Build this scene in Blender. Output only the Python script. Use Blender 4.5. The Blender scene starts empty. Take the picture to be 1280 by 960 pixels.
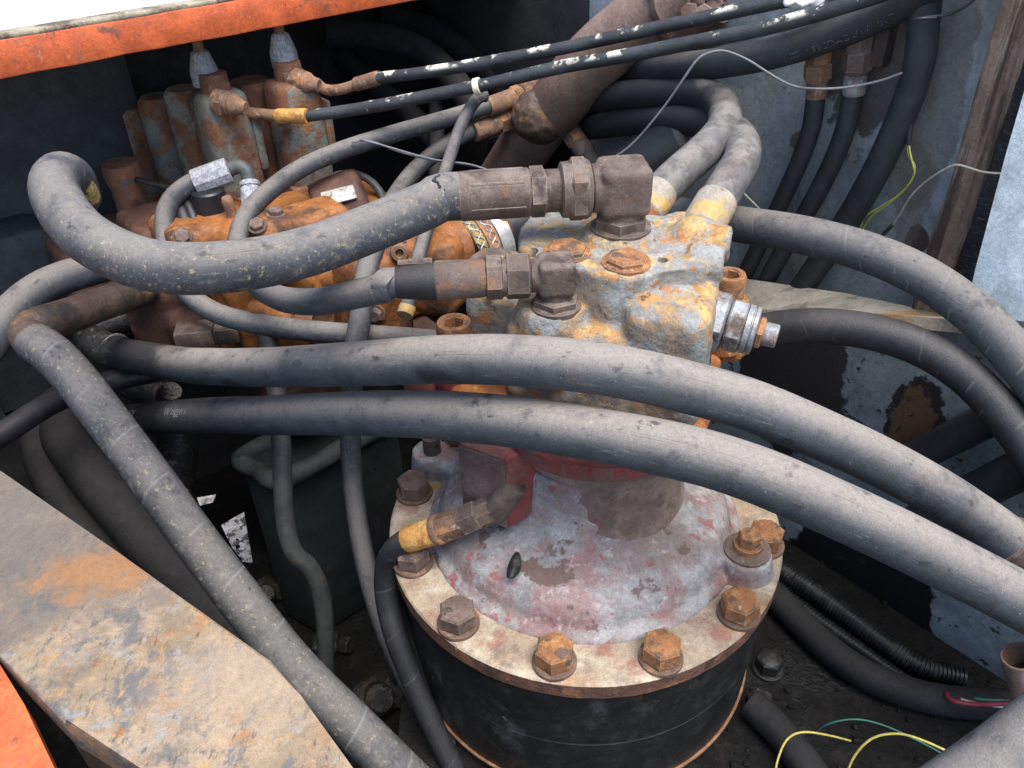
import bpy, bmesh, math, random
from mathutils import Vector, Matrix, noise as mnoise
random.seed(7)
R = math.radians
scene = bpy.context.scene
COL = scene.collection

# ------------------------------------------------------------------ camera
FPX, CX, CY = 1030.0, 640.0, 480.0            # focal length / centre for a 1280 x 960 picture
_dn = Vector((48.0, -1423.0, 1030.0)).normalized()      # straight down, seen from the camera
_up = -_dn
_fw = (Vector((0, 0, 1)) - _up * _up.z).normalized()
_rt = -(_fw.cross(_up))
if _rt.x < 0: _rt = -_rt

def ray(px, py):
    c = Vector(((px - CX) / FPX, -(py - CY) / FPX, 1.0))
    return Vector((c.dot(_rt), c.dot(_fw), c.dot(_up)))
CAM = -0.84 * ray(728.4, 644.5)
def P(px, py, d): return CAM + d * ray(px, py)          # a place d metres deep along the view axis
def Z(px, py, z):                                        # where the line of sight meets height z
    r = ray(px, py); return CAM + r * ((z - CAM.z) / r.z)
def Zd(px, py, z): return (z - CAM.z) / ray(px, py).z

cd = bpy.data.cameras.new('camera'); cam = bpy.data.objects.new('camera', cd); COL.objects.link(cam)
cd.sensor_fit = 'HORIZONTAL'; cd.sensor_width = 36.0; cd.lens = 36.0 * FPX / 1280.0
cd.clip_start = 0.01; cd.clip_end = 500.0
xa = Vector((_rt.x, _fw.x, _up.x)); ya = Vector((_rt.y, _fw.y, _up.y)); za = Vector((_rt.z, _fw.z, _up.z))
cam.matrix_world = Matrix(((xa.x, ya.x, -za.x, CAM.x), (xa.y, ya.y, -za.y, CAM.y), (xa.z, ya.z, -za.z, CAM.z), (0, 0, 0, 1)))
cd.dof.use_dof = False
scene.camera = cam

# ------------------------------------------------------------------ light
SUN_EL, SUN_AZ = 70.0, 140.0                              # azimuth clockwise from +Y
w = bpy.data.worlds.new('World'); scene.world = w; w.use_nodes = True
nt = w.node_tree; bg = nt.nodes['Background']; sk = nt.nodes.new('ShaderNodeTexSky')
sk.sky_type = 'NISHITA'; sk.sun_disc = False; sk.sun_elevation = R(SUN_EL); sk.sun_rotation = R(SUN_AZ)
sk.air_density = 1.0; sk.dust_density = 2.0; sk.ozone_density = 1.0
nt.links.new(sk.outputs[0], bg.inputs[0]); bg.inputs[1].default_value = 0.078
sd = bpy.data.lights.new('sun', 'SUN'); sd.energy = 1.5; sd.angle = R(42); sd.color = (1.0, 0.955, 0.89)
sun = bpy.data.objects.new('sun', sd); COL.objects.link(sun)
sdir = Vector((math.sin(R(SUN_AZ)) * math.cos(R(SUN_EL)), math.cos(R(SUN_AZ)) * math.cos(R(SUN_EL)), math.sin(R(SUN_EL))))
sun.rotation_euler = (-sdir).to_track_quat('-Z', 'Y').to_euler()
vs = scene.view_settings
vs.view_transform = 'Standard'; vs.look = 'None'; vs.gamma = 1.0; vs.use_curve_mapping = False; vs.exposure = 1.82

# ------------------------------------------------------------------ materials
def L(color, scale, lo, hi, detail=6, rough=None, seed=0.0, amt=1.0, up=None, stretch=None, blob=None, metal=None, dist=0.0, blobn=0.5, uv=None, soft=0.06):
    return dict(color=color, scale=scale, lo=lo, hi=hi, detail=detail, rough=rough, seed=seed, amt=amt, up=up, stretch=stretch, blob=blob, metal=metal, dist=dist, blobn=blobn, uv=uv, soft=soft)

def mat(name, base, layers=(), rough=0.6, metal=0.0, bump=0.25, bscale=220.0, bump2=0.0, b2scale=30.0, rings=None, weave=0.0, edge=None, var=0.25, spec=0.5, coat=0.0, grain=0.55, nr=0.66):
    m = bpy.data.materials.new(name); m.use_nodes = True
    nt = m.node_tree; N = nt.nodes; K = nt.links
    bs = N['Principled BSDF']
    tc = N.new('ShaderNodeTexCoord'); oi = N.new('ShaderNodeObjectInfo')
    vm = N.new('ShaderNodeVectorMath'); vm.operation = 'SCALE'; vm.inputs[0].default_value = (3.1, 5.7, 4.3)
    K.new(oi.outputs['Random'], vm.inputs['Scale'])
    ad = N.new('ShaderNodeVectorMath'); ad.operation = 'ADD'
    K.new(tc.outputs['Object'], ad.inputs[0]); K.new(vm.outputs[0], ad.inputs[1])
    co = ad.outputs[0]
    uvn = []
    def nz(scale, detail, seed, stretch=None, dist=0.0, rgh=0.62, uv=None):
        v = co
        if uv:                                                # along the hose / round the hose
            if not uvn: uvn.append(N.new('ShaderNodeUVMap'))
            an = N.new('ShaderNodeVectorMath'); an.operation = 'MULTIPLY'; an.inputs[1].default_value = (1.0, 2 * math.pi, 0)
            sp_ = N.new('ShaderNodeSeparateXYZ'); K.new(uvn[0].outputs[0], an.inputs[0]); K.new(an.outputs[0], sp_.inputs[0])
            sn = N.new('ShaderNodeMath'); sn.operation = 'SINE'; cs = N.new('ShaderNodeMath'); cs.operation = 'COSINE'
            K.new(sp_.outputs[1], sn.inputs[0]); K.new(sp_.outputs[1], cs.inputs[0])
            cmb = N.new('ShaderNodeCombineXYZ'); K.new(sp_.outputs[0], cmb.inputs[0]); K.new(sn.outputs[0], cmb.inputs[1]); K.new(cs.outputs[0], cmb.inputs[2])
            ad2 = N.new('ShaderNodeVectorMath'); ad2.operation = 'ADD'; K.new(cmb.outputs[0], ad2.inputs[0]); K.new(vm.outputs[0], ad2.inputs[1])
            v = ad2.outputs[0]; stretch = (uv[0], uv[1], uv[1])
        mp = N.new('ShaderNodeMapping'); mp.inputs['Location'].default_value = (seed * 1.37, seed * 2.11, seed * 0.73)
        if stretch: mp.inputs['Scale'].default_value = stretch
        K.new(v, mp.inputs['Vector'])
        n = N.new('ShaderNodeTexNoise'); n.inputs['Scale'].default_value = scale; n.inputs['Detail'].default_value = detail
        n.inputs['Roughness'].default_value = rgh; n.inputs['Distortion'].default_value = dist
        K.new(mp.outputs[0], n.inputs['Vector']); return n.outputs['Fac']
    def mr(sock, lo, hi, a=0.0, b=1.0, smooth=True):
        r = N.new('ShaderNodeMapRange'); r.interpolation_type = 'SMOOTHSTEP' if smooth else 'LINEAR'
        r.inputs['From Min'].default_value = lo; r.inputs['From Max'].default_value = hi
        r.inputs['To Min'].default_value = a; r.inputs['To Max'].default_value = b
        K.new(sock, r.inputs['Value']); return r.outputs[0]
    def mul(a, b):
        r = N.new('ShaderNodeMath'); r.operation = 'MULTIPLY'
        for i, s in enumerate((a, b)):
            if isinstance(s, (int, float)): r.inputs[i].default_value = s
            else: K.new(s, r.inputs[i])
        return r.outputs[0]
    def add(a, b, op='ADD'):
        r = N.new('ShaderNodeMath'); r.operation = op
        for i, s in enumerate((a, b)):
            if isinstance(s, (int, float)): r.inputs[i].default_value = s
            else: K.new(s, r.inputs[i])
        return r.outputs[0]
    def mixc(f, a, b):
        x = N.new('ShaderNodeMix'); x.data_type = 'RGBA'
        K.new(f, x.inputs[0])
        for s, i in ((a, 6), (b, 7)):
            if isinstance(s, tuple): x.inputs[i].default_value = (*s, 1)
            else: K.new(s, x.inputs[i])
        return x.outputs[2]
    def mixf(f, a, b):
        x = N.new('ShaderNodeMix'); x.data_type = 'FLOAT'
        K.new(f, x.inputs[0])
        for s, i in ((a, 2), (b, 3)):
            if isinstance(s, (int, float)): x.inputs[i].default_value = s
            else: K.new(s, x.inputs[i])
        return x.outputs[0]
    dk = tuple(c * (1 - var) for c in base); lt = tuple(min(1, c * (1 + var)) for c in base)
    col = mixc(mr(nz(35, 8, 11.3), 0.3, 0.7), dk, lt)
    rg = mixf(mr(nz(60, 6, 4.7), 0.3, 0.7), max(0.05, rough - 0.1), min(1, rough + 0.1))
    mt = metal
    geo = None
    hsum = None
    for l in layers:
        f = mr(nz(l['scale'], l['detail'], l['seed'] + 1.0, l['stretch'], l['dist'], nr, l['uv']), l['lo'], l['hi'])
        if l['blob']:
            c, rad = l['blob'][0], l['blob'][1]
            sc = l['blob'][2] if len(l['blob']) > 2 else (1, 1, 1)
            s = N.new('ShaderNodeVectorMath'); s.operation = 'SUBTRACT'; K.new(tc.outputs['Object'], s.inputs[0]); s.inputs[1].default_value = c
            s2 = N.new('ShaderNodeVectorMath'); s2.operation = 'MULTIPLY'; K.new(s.outputs[0], s2.inputs[0]); s2.inputs[1].default_value = sc
            ln = N.new('ShaderNodeVectorMath'); ln.operation = 'LENGTH'; K.new(s2.outputs[0], ln.inputs[0])
            nn = nz(l['scale'], l['detail'], l['seed'] + 5.0, None, 0.0, nr)
            dd = add(ln.outputs['Value'], mul(add(nn, -0.5), rad * 2 * l['blobn']))
            f = mr(dd, rad * (1 + l['soft']), rad * (1 - l['soft']))
        if l['up'] is not None:
            if geo is None:
                geo = N.new('ShaderNodeNewGeometry'); sx = N.new('ShaderNodeSeparateXYZ'); K.new(geo.outputs['Normal'], sx.inputs[0])
            f = mul(f, mr(sx.outputs['Z'], l['up'][0], l['up'][1], l['up'][2] if len(l['up']) > 2 else 0.0, 1.0))
        if l['amt'] != 1.0: f = mul(f, l['amt'])
        col = mixc(f, col, l['color'])
        if l['rough'] is not None: rg = mixf(f, rg, l['rough'])
        if l['metal'] is not None: mt = mixf(f, mt, l['metal'])
        hsum = f if hsum is None else add(hsum, f)
    if edge:                                                  # paint and scale rubbed off along the edges
        bv = N.new('ShaderNodeBevel'); bv.samples = 4; bv.inputs['Radius'].default_value = edge[1]
        g2 = N.new('ShaderNodeNewGeometry'); dt = N.new('ShaderNodeVectorMath'); dt.operation = 'DOT_PRODUCT'
        K.new(bv.outputs[0], dt.inputs[0]); K.new(g2.outputs['Normal'], dt.inputs[1])
        em = mul(mr(add(dt.outputs['Value'], mul(add(nz(120, 6, 51.0), -.5), .16)), .97, .88), edge[2])
        col = mixc(em, col, edge[0]); rg = mixf(em, rg, .5)
    gm = N.new('ShaderNodeMix'); gm.data_type = 'RGBA'; gm.blend_type = 'MULTIPLY'; gm.inputs[0].default_value = grain
    gr = mr(add(mul(nz(1000, 3, 21.0), .6), mul(nz(260, 6, 23.0), .4)), .34, .66, .35, 1.65, False)
    cb = N.new('ShaderNodeCombineColor'); [K.new(gr, cb.inputs[i]) for i in range(3)]
    K.new(col, gm.inputs[6]); K.new(cb.outputs[0], gm.inputs[7]); col = gm.outputs[2]
    bh = mul(nz(bscale, 5, 8.8), 1.0)
    if bump2: bh = add(bh, mul(nz(b2scale, 4, 2.2), bump2 / max(bump, 1e-3)))
    if hsum is not None: bh = add(bh, mul(hsum, 0.35))
    if weave: bh = add(bh, mul(nz(1.0, 2, 31.0, None, 0.0, .5, (900.0, 2.5)), weave))
    if rings:                                             # wrap marks left on the rubber: period, slant, depth
        per, slant, dep, lightc = rings
        uv = N.new('ShaderNodeUVMap'); sp = N.new('ShaderNodeSeparateXYZ'); K.new(uv.outputs[0], sp.inputs[0])
        t = add(mul(sp.outputs[0], 1.0 / per), mul(sp.outputs[1], slant))
        t = add(t, mul(nz(9, 2, 3.3), 0.35))
        fr = add(t, 0.0, 'FRACT')
        ed = mr(fr, 0.0, 0.07, 1.0, 0.0)
        gate = mr(nz(24, 3, 6.1), 0.38, 0.6)
        ln = mul(ed, gate)
        col = mixc(mul(ln, 0.45), col, lightc)
        bh = add(bh, mul(ln, -dep))
    bp = N.new('ShaderNodeBump'); bp.inputs['Strength'].default_value = min(1.0, bump); bp.inputs['Distance'].default_value = 0.0022
    K.new(bh, bp.inputs['Height']); K.new(bp.outputs[0], bs.inputs['Normal'])
    K.new(col, bs.inputs['Base Color'])
    K.new(rg, bs.inputs['Roughness'])
    if isinstance(mt, (int, float)): bs.inputs['Metallic'].default_value = mt
    else: K.new(mt, bs.inputs['Metallic'])
    bs.inputs['Specular IOR Level'].default_value = spec
    if coat: bs.inputs['Coat Weight'].default_value = coat; bs.inputs['Coat Roughness'].default_value = 0.25
    return m

DUST = (0.29, 0.26, 0.23); GREY = (0.088, 0.099, 0.113)
def hose_mat(name, dust=0.7, base=(0.026, 0.030, 0.038), speck=0.0, rough=0.7, rings=None, grime=0.3, spec=0.4, clean=None):
    ls = [L(GREY, 12, 0.30, 0.66, 8, 0.85, 1, amt=dust * 0.6), L((0.062, 0.07, 0.086), 60, 0.36, 0.62, 8, 0.8, 2, amt=0.6 * dust),
          L(DUST, 18, 0.24, 0.52, 9, 0.95, 3, amt=dust * 0.95, up=(0.15, 1.0, 0.02)),
          L((0.15, 0.105, 0.08), 16, 0.56, 0.72, 6, 0.95, 6, amt=grime),
          L((0.04, 0.041, 0.047), 40, 0.57, 0.70, 8, 0.7, 7, amt=0.6)]
    if clean:
        for c in clean: ls.append(L((.017, .018, .021), 22, .5, .5, 9, .6, 12, blob=c, blobn=.7, amt=.9, soft=.35))
    ls.append(L((0.42, 0.40, 0.38), 420, 0.69, 0.76, 2, 0.9, 9, amt=0.6 * dust))
    ls.append(L((0.21, 0.215, 0.22), 1.0, .60, .66, 6, .8, 41, uv=(28, 4.5), amt=.28 * dust))
    ls.append(L((0.028, 0.029, 0.033), 1.0, .60, .68, 7, .55, 43, uv=(55, 1.6), amt=.75))
    ls.append(L((0.02, 0.02, 0.023), 1.0, .64, .66, 4, .7, 45, uv=(9, 30), amt=.6))
    if speck: ls.append(L((0.36, 0.30, 0.17), 190, 0.58, 0.68, 5, 0.95, 4, amt=speck * .7)); ls.append(L((0.23, 0.215, 0.185), 60, 0.55, 0.70, 9, 0.95, 5, amt=speck * 0.7)); ls.append(L((0.20, 0.17, 0.13), 420, 0.56, 0.68, 3, 0.95, 8, amt=speck * .6))
    return mat(name, base, ls, rough=rough, bump=0.25, bscale=600, bump2=0.12, b2scale=70, rings=rings, spec=spec, grain=.4, weave=.35)
RUST = (0.23, 0.075, 0.022); DRUST = (0.075, 0.032, 0.018); YRUST = (0.60, 0.32, 0.07); ORUST = (0.47, 0.17, 0.035)
M = {}
M['hose'] = hose_mat('dusty_rubber', 0.85, grime=0.25)
M['hose_speck'] = hose_mat('speckled_rubber', 0.6, speck=0.95)
M['hose_wrap'] = hose_mat('wrapped_rubber', 0.42, speck=0.85, rings=(0.055, 0.6, 1.6, (0.25, 0.25, 0.25)), grime=0.2)
M['hose_wrap_grey'] = hose_mat('wrapped_grey_rubber', 0.6, base=(0.06, 0.063, 0.07), rings=(0.045, 0.7, 1.6, (0.3, 0.29, 0.28)), grime=0.3)
M['hose_black'] = hose_mat('black_rubber', 0.13, base=(0.015, 0.016, 0.019), rough=0.5, rings=(0.05, 0.6, 1.0, (0.12, 0.12, 0.12)), grime=0.1)
M['hose_dark'] = hose_mat('dark_rubber', 0.10, base=(0.013, 0.013, 0.015), rough=0.6, grime=0.06)
M['hose_thin'] = hose_mat('thin_hose_rubber', 0.55, speck=0.35, grime=0.2)
M['hose_shade'] = hose_mat('shade_dark_rubber', 0.06, base=(0.011, 0.011, 0.0125), rough=0.75, grime=0.015, spec=.2)  # low and rear hoses: rubber blackened in colour for their deep shade
M['hose_mid'] = hose_mat('lightly_dusted_rubber', 0.3, base=(0.016, 0.018, 0.022), rough=0.5, grime=0.08)
M['hose_gloss'] = hose_mat('glossy_black_rubber', 0.06, base=(0.012, 0.011, 0.016), rough=0.33, grime=0.02, spec=0.5)
M['hose_paint'] = mat('paint_smeared_rubber', (0.03, 0.032, 0.036), [L(GREY, 20, .42, .7, 6, .8, 1, amt=.35), L((.72, .69, .58), 26, .53, .60, 6, .6, 2, up=(.1, .8), stretch=(1, 1, 1)), L((.6, .58, .52), 150, .68, .74, 3, .6, 5, amt=.8)], rough=.55, bump=.25, bscale=400)
def near_dust_far_shade(c, r):                                   # dust on the near stretch; shade of the far stretch put into its colour
    return mat('near_dust_far_shade_rubber', (.018, .019, .022), [L((.125, .122, .125), 10, .5, .5, 8, .85, 1, blob=(c, r), blobn=.5), L(DUST, 22, .30, .58, 9, .95, 3, amt=.6, up=(.1, 1.0)), L((.04, .04, .043), 60, .42, .64, 8, .8, 2, amt=.6), L((.15, .105, .08), 16, .56, .72, 6, .95, 6, amt=.4), L((.017, .018, .021), 10, .5, .5, 8, .7, 5, blob=((c[0] - .14, c[1] + .16, c[2]), .165), blobn=.4, amt=.85)], rough=.7, bump=.25, bscale=600, grain=.4)
M['hose_red'] = hose_mat('brown_dust_rubber', 0.85, base=(0.07, 0.06, 0.06), grime=0.6)
M['conduit'] = mat('corrugated_plastic', (.012, .015, .015), [L((.09, .085, .08), 40, .5, .75, 6, .9, 1, amt=.5)], rough=.42, bump=.1)
M['motor'] = mat('worn_grey_casting', (.245, .25, .24), [
    L((.20, .125, .075), 34, .50, .66, 11, .85, 14, stretch=(1, 1, .3), amt=.75),
    L((.33, .34, .335), 45, .46, .66, 10, .6, 1, amt=.7), L((.17, .165, .155), 30, .54, .68, 10, .8, 11, amt=.7),
    L((.44, .24, .075), 34, .47, .60, 11, .85, 2, amt=.9, up=(-.3, .7, .25)), L((.52, .37, .14), 42, .50, .62, 11, .85, 4, up=(.1, .9, .04), amt=.9),
    L((.38, .15, .04), 38, .55, .63, 11, .9, 3, amt=.9), L((.085, .045, .028), 55, .60, .67, 10, .95, 5, amt=.85),
    L((.50, .47, .41), 60, .585, .68, 9, .7, 6, amt=.75, up=(-.2, .7, .3)), L((.10, .085, .075), 90, .60, .70, 8, .9, 8, amt=.6)],
    rough=.62, bump=.55, bscale=320, bump2=.3, b2scale=90, grain=.5, nr=.70)
M['plate_orange'] = mat('rusty_orange_casting', (.33, .12, .035), [L((.17, .07, .03), 40, .45, .62, 8, .95, 1), L((.50, .26, .07), 55, .55, .68, 8, .9, 2), L((.30, .30, .28), 30, .62, .68, 6, .7, 3)], rough=.85, bump=.6)
_lug = Z(644, 706, .043)
M['dome'] = mat('worn_grey_red_cover', (.25, .245, .245), [
    L((.37, .365, .365), 26, .45, .60, 10, .6, 1, amt=.8), L((.20, .145, .125), 14, .50, .62, 11, .9, 3, amt=.7), L((.25, .095, .092), 14, .50, .60, 11, .65, 2, amt=.6),
    L((.29, .21, .185), 26, .54, .64, 11, .9, 13, amt=.7), L((.47, .445, .42), 60, .56, .64, 9, .7, 4, amt=.5), L((.27, .055, .06), 40, .59, .64, 10, .6, 5, amt=.7),
    L((.145, .10, .085), 40, .5, .5, 11, .92, 6, blob=((_lug.x + .030, _lug.y - .006, .022), .031, (.75, 1.4, .7)), blobn=1.25),
    L((.145, .10, .085), 45, .5, .5, 11, .92, 16, blob=((_lug.x - .020, _lug.y + .002, .022), .021), blobn=1.0),
    L((.13, .09, .075), 30, .62, .635, 10, .92, 7, amt=.85), L((.08, .065, .06), 110, .64, .70, 6, .9, 8, amt=.7)], rough=.55, bump=.4, bscale=320, bump2=.15, b2scale=50, grain=.5)
M['flange'] = mat('dusty_cream_flange', (.30, .235, .17), [
    L((.50, .43, .33), 24, .46, .68, 9, .7, 1, amt=.85), L((.36, .205, .09), 22, .49, .66, 10, .85, 2, amt=.75), L((.28, .12, .09), 30, .55, .66, 8, .8, 3, amt=.75),
    L((.18, .13, .10), 24, .53, .64, 11, .92, 4, amt=.75), L((.48, .46, .42), 60, .62, .70, 6, .7, 5, amt=.7), L((.11, .085, .07), 110, .66, .74, 5, .9, 6, amt=.6)],
    rough=.7, bump=.35, bscale=280, bump2=.12, b2scale=40)
M['rim'] = mat('rusted_flange_rim', (.13, .06, .04), [L((.30, .14, .06), 40, .5, .68, 8, .95, 1), L((.05, .032, .026), 25, .52, .66, 8, .9, 2), L((.5, .44, .36), 60, .66, .73, 6, .8, 3, amt=.7)], rough=.9, bump=.7)
M['barrel'] = mat('black_gearbox_paint', (.014, .015, .016), [L((.10, .115, .125), 16, .55, .68, 10, .5, 1, amt=.55, stretch=(1, 1, .6)), L((.07, .065, .06), 40, .5, .75, 8, .75, 2, amt=.5), L((.22, .23, .235), 60, .67, .74, 8, .6, 3, amt=.5), L((.06, .035, .025), 22, .6, .7, 7, .8, 5, amt=.6)], rough=.4, bump=.25, bscale=300)
M['gasket'] = mat('rusty_gasket', (.22, .11, .06), [L((.36, .2, .1), 50, .5, .7, 6, .9, 1)], rough=.9, bump=.4)
M['bolt_rust'] = mat('orange_rusted_bolt', (.27, .12, .05), [L((.42, .22, .09), 70, .48, .66, 8, .9, 1), L((.12, .075, .055), 60, .52, .6, 8, .85, 2), L((.55, .47, .38), 90, .62, .72, 6, .8, 3, amt=.6)], rough=.85, bump=.55, bscale=350, edge=((.48, .33, .19), .0014, .7))
M['bolt_brown'] = mat('brown_rusted_bolt', (.125, .085, .07), [L((.22, .16, .13), 60, .5, .7, 8, .9, 1), L((.055, .04, .035), 70, .56, .66, 8, .85, 2)], rough=.75, bump=.4, bscale=350, edge=((.27, .21, .17), .0014, .7))
M['bolt_black'] = mat('black_bolt', (.016, .016, .016), [L((.07, .06, .055), 60, .5, .7, 8, .8, 1)], rough=.5, bump=.4)
M['washer'] = mat('rusty_washer', (.12, .075, .055), [L((.28, .16, .1), 60, .5, .68, 8, .9, 1)], rough=.85, bump=.4)
M['fitting'] = mat('brown_oxide_steel', (.105, .075, .062), [L((.22, .175, .145), 26, .42, .66, 10, .9, 1, amt=.8, up=(-.2, .9, .15)), L((.06, .042, .036), 34, .50, .64, 10, .75, 2), L((.20, .10, .05), 38, .55, .66, 9, .9, 3, amt=.75), L((.42, .38, .35), 100, .66, .74, 5, .8, 5, amt=.6)], rough=.72, bump=.4, bscale=380, edge=((.30, .255, .22), .0015, .6))
M['fitting_rust'] = mat('rusted_steel_fitting', (.20, .115, .075), [L((.36, .175, .08), 45, .48, .64, 8, .9, 1), L((.10, .065, .05), 50, .52, .64, 8, .9, 2), L((.46, .38, .30), 80, .6, .7, 6, .85, 3, amt=.6)], rough=.85, bump=.5, bscale=380, edge=((.36, .24, .15), .0014, .7))
M['crimp_orange'] = mat('orange_rust_crimp', (.50, .26, .07), [L((.33, .14, .04), 60, .52, .62, 8, .9, 1), L((.62, .40, .14), 60, .5, .7, 8, .85, 2)], rough=.85, bump=.5)
M['ferrule_cream'] = mat('stained_steel_collar', (.34, .30, .25), [L((.50, .33, .12), 24, .5, .62, 8, .85, 1), L((.16, .12, .10), 40, .56, .68, 8, .85, 2)], rough=.6, metal=.1, bump=.4)
M['cartridge'] = mat('grey_plated_steel', (.30, .31, .32), [L((.15, .11, .09), 34, .52, .64, 8, .8, 1), L((.45, .24, .10), 50, .62, .68, 7, .9, 2), L((.48, .47, .45), 60, .55, .72, 7, .5, 3, amt=.6)], rough=.48, metal=.35, bump=.3)
M['red'] = mat('worn_red_paint', (.23, .046, .045), [L((.16, .095, .08), 24, .48, .62, 10, .85, 1, amt=.9), L((.10, .055, .05), 9, .5, .62, 9, .9, 7, amt=.7), L((.10, .055, .05), 30, .58, .68, 8, .85, 2), L((.5, .42, .38), 90, .66, .74, 5, .8, 3, amt=.5)], rough=.6, bump=.4)
M['red_brown'] = mat('dusty_red_brown_paint', (.12, .075, .065), [L((.18, .13, .11), 30, .45, .66, 9, .9, 1), L((.30, .05, .05), 20, .6, .7, 8, .7, 2, amt=.7), L((.09, .05, .042), 34, .58, .66, 8, .85, 3)], rough=.78, bump=.4)
M['neck'] = mat('brown_dusty_neck', (.17, .12, .10), [L((.26, .20, .165), 22, .46, .66, 9, .9, 1), L((.20, .06, .06), 18, .55, .68, 8, .75, 2, amt=.7), L((.13, .09, .075), 30, .56, .68, 8, .9, 3)], rough=.8, bump=.35)
M['valve_orange'] = mat('dirty_orange_valve_paint', (.28, .105, .028), [L((.17, .06, .02), 14, .45, .64, 8, .75, 1, amt=.9), L((.06, .032, .02), 18, .50, .66, 9, .85, 2), L((.42, .18, .04), 40, .58, .70, 7, .7, 3, amt=.7), L((.045, .035, .03), 50, .62, .70, 7, .9, 4)], rough=.55, bump=.5, bscale=220, bump2=.2)
M['valve_red'] = mat('dark_red_brown_casting', (.08, .038, .028), [L((.14, .065, .042), 25, .45, .66, 8, .8, 1), L((.05, .03, .025), 25, .54, .68, 8, .9, 2)], rough=.7, bump=.5)
M['cap'] = mat('rusty_green_grey_casting', (.17, .18, .155), [L((.17, .072, .036), 20, .45, .58, 9, .92, 1), L((.26, .12, .05), 34, .54, .66, 9, .92, 2), L((.06, .038, .03), 26, .57, .68, 8, .9, 3), L((.16, .17, .16), 60, .62, .72, 6, .7, 4, amt=.5)], rough=.75, bump=.5, bscale=250)
M['cap_rust'] = mat('rusted_brown_casting', (.15, .07, .042), [L((.24, .115, .06), 30, .48, .66, 8, .92, 1), L((.055, .032, .026), 28, .54, .66, 8, .9, 2), L((.08, .085, .075), 18, .60, .68, 6, .8, 3)], rough=.85, bump=.55)
M['sleeve'] = mat('white_braided_sleeve', (.36, .37, .40), [L((.22, .23, .27), 380, .44, .60, 3, .7, 1, stretch=(1, 1, .5)), L((.30, .27, .25), 40, .58, .7, 6, .8, 2, amt=.6)], rough=.6, bump=.5, bscale=600)
M['zinc'] = mat('zinc_plated_steel', (.42, .43, .45), [L((.2, .19, .18), 60, .5, .68, 7, .7, 1), L((.3, .19, .12), 40, .62, .7, 7, .85, 2)], rough=.42, metal=.5, bump=.2)
M['clamp'] = mat('bright_steel_band', (.5, .5, .49), [L((.34, .27, .2), 40, .5, .7, 7, .6, 1, amt=.6)], rough=.35, metal=.55, bump=.15)
M['wall_bright'] = mat('skylit_pale_blue_paint', (.58, .655, .69), [L((.50, .58, .62), 8, .45, .66, 6, .5, 1), L((.27, .30, .31), 30, .62, .72, 8, .7, 2, amt=.4)], rough=.45, bump=.15)  # paler than the wall: the extra light it faces is painted in
M['rubber_seal'] = mat('black_foam_seal', (.016, .017, .018), [L((.07, .075, .08), 90, .5, .7, 5, .9, 1, stretch=(1, 1, 6))], rough=.85, bump=.6, bscale=150)
M['wood'] = mat('weathered_wood', (.22, .15, .11), [L((.40, .31, .23), 30, .44, .62, 9, .85, 1, stretch=(1, 1, .06)), L((.07, .045, .035), 46, .55, .64, 9, .9, 2, stretch=(1, 1, .05)), L((.33, .14, .055), 22, .60, .68, 7, .85, 3, stretch=(1, 1, .1)), L((.42, .39, .36), 18, .62, .70, 8, .85, 4, stretch=(1, 1, .12))], rough=.8, bump=.8, bscale=60)
M['ledge'] = mat('tan_stained_plate', (.33, .31, .26), [L((.42, .38, .30), 20, .45, .65, 8, .7, 1), L((.38, .23, .10), 14, .56, .66, 8, .85, 2, stretch=(.4, 1, 1)), L((.15, .145, .13), 30, .57, .68, 8, .8, 3)], rough=.65, bump=.3)
M['floor'] = mat('oily_dirt_floor', (.006, .0056, .0053), [L((.016, .014, .0125), 40, .48, .66, 9, .85, 1), L((.012, .012, .012), 14, .5, .64, 8, .35, 2), L((.06, .054, .047), 210, .66, .73, 4, .9, 3, amt=.7)], rough=.8, spec=.25, bump=1.0, bscale=140, bump2=.6, b2scale=40)
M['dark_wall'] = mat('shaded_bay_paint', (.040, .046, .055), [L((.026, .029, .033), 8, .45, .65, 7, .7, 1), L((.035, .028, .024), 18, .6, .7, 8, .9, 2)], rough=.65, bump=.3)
M['void'] = mat('shade_black_paint', (.022, .022, .024), [L((.034, .033, .032), 12, .5, .7, 6, .9, 1)], rough=.85, bump=.3)  # near-black, so the bay's deep shade is partly in the colour
M['orange'] = mat('orange_machine_paint', (.58, .12, .038), [L((.46, .095, .036), 10, .45, .66, 8, .5, 1, amt=.8), L((.30, .12, .07), 26, .54, .66, 9, .7, 2, amt=.7), L((.12, .075, .055), 30, .58, .66, 9, .85, 3, amt=.85), L((.55, .40, .27), 60, .64, .72, 7, .8, 4, amt=.6), L((.05, .035, .03), 55, .68, .72, 3, .9, 5, stretch=(1, 1, .25))], rough=.5, bump=.25)
M['white_top'] = mat('white_panel_paint', (.84, .84, .82), [L((.76, .73, .66), 30, .55, .7, 6, .6, 1, amt=.5)], rough=.5, bump=.1)
M['edge_dirt'] = mat('dirty_panel_edge', (.30, .26, .19), [L((.11, .085, .06), 45, .45, .6, 8, .9, 1), L((.45, .40, .30), 60, .58, .68, 7, .8, 2)], rough=.85, bump=.5)
M['bracket_side'] = mat('dark_plate_edge', (.11, .075, .06), [L((.2, .13, .09), 40, .5, .68, 8, .9, 1)], rough=.85, bump=.5)
M['exhaust'] = mat('rusty_brown_pipe', (.17, .11, .09), [L((.26, .18, .14), 9, .42, .66, 8, .8, 1), L((.105, .062, .047), 14, .5, .66, 9, .85, 2), L((.29, .27, .31), 10, .62, .70, 6, .6, 3, amt=.6), L((.10, .065, .055), 60, .62, .70, 7, .9, 4)], rough=.65, bump=.3, bscale=260)
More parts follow.
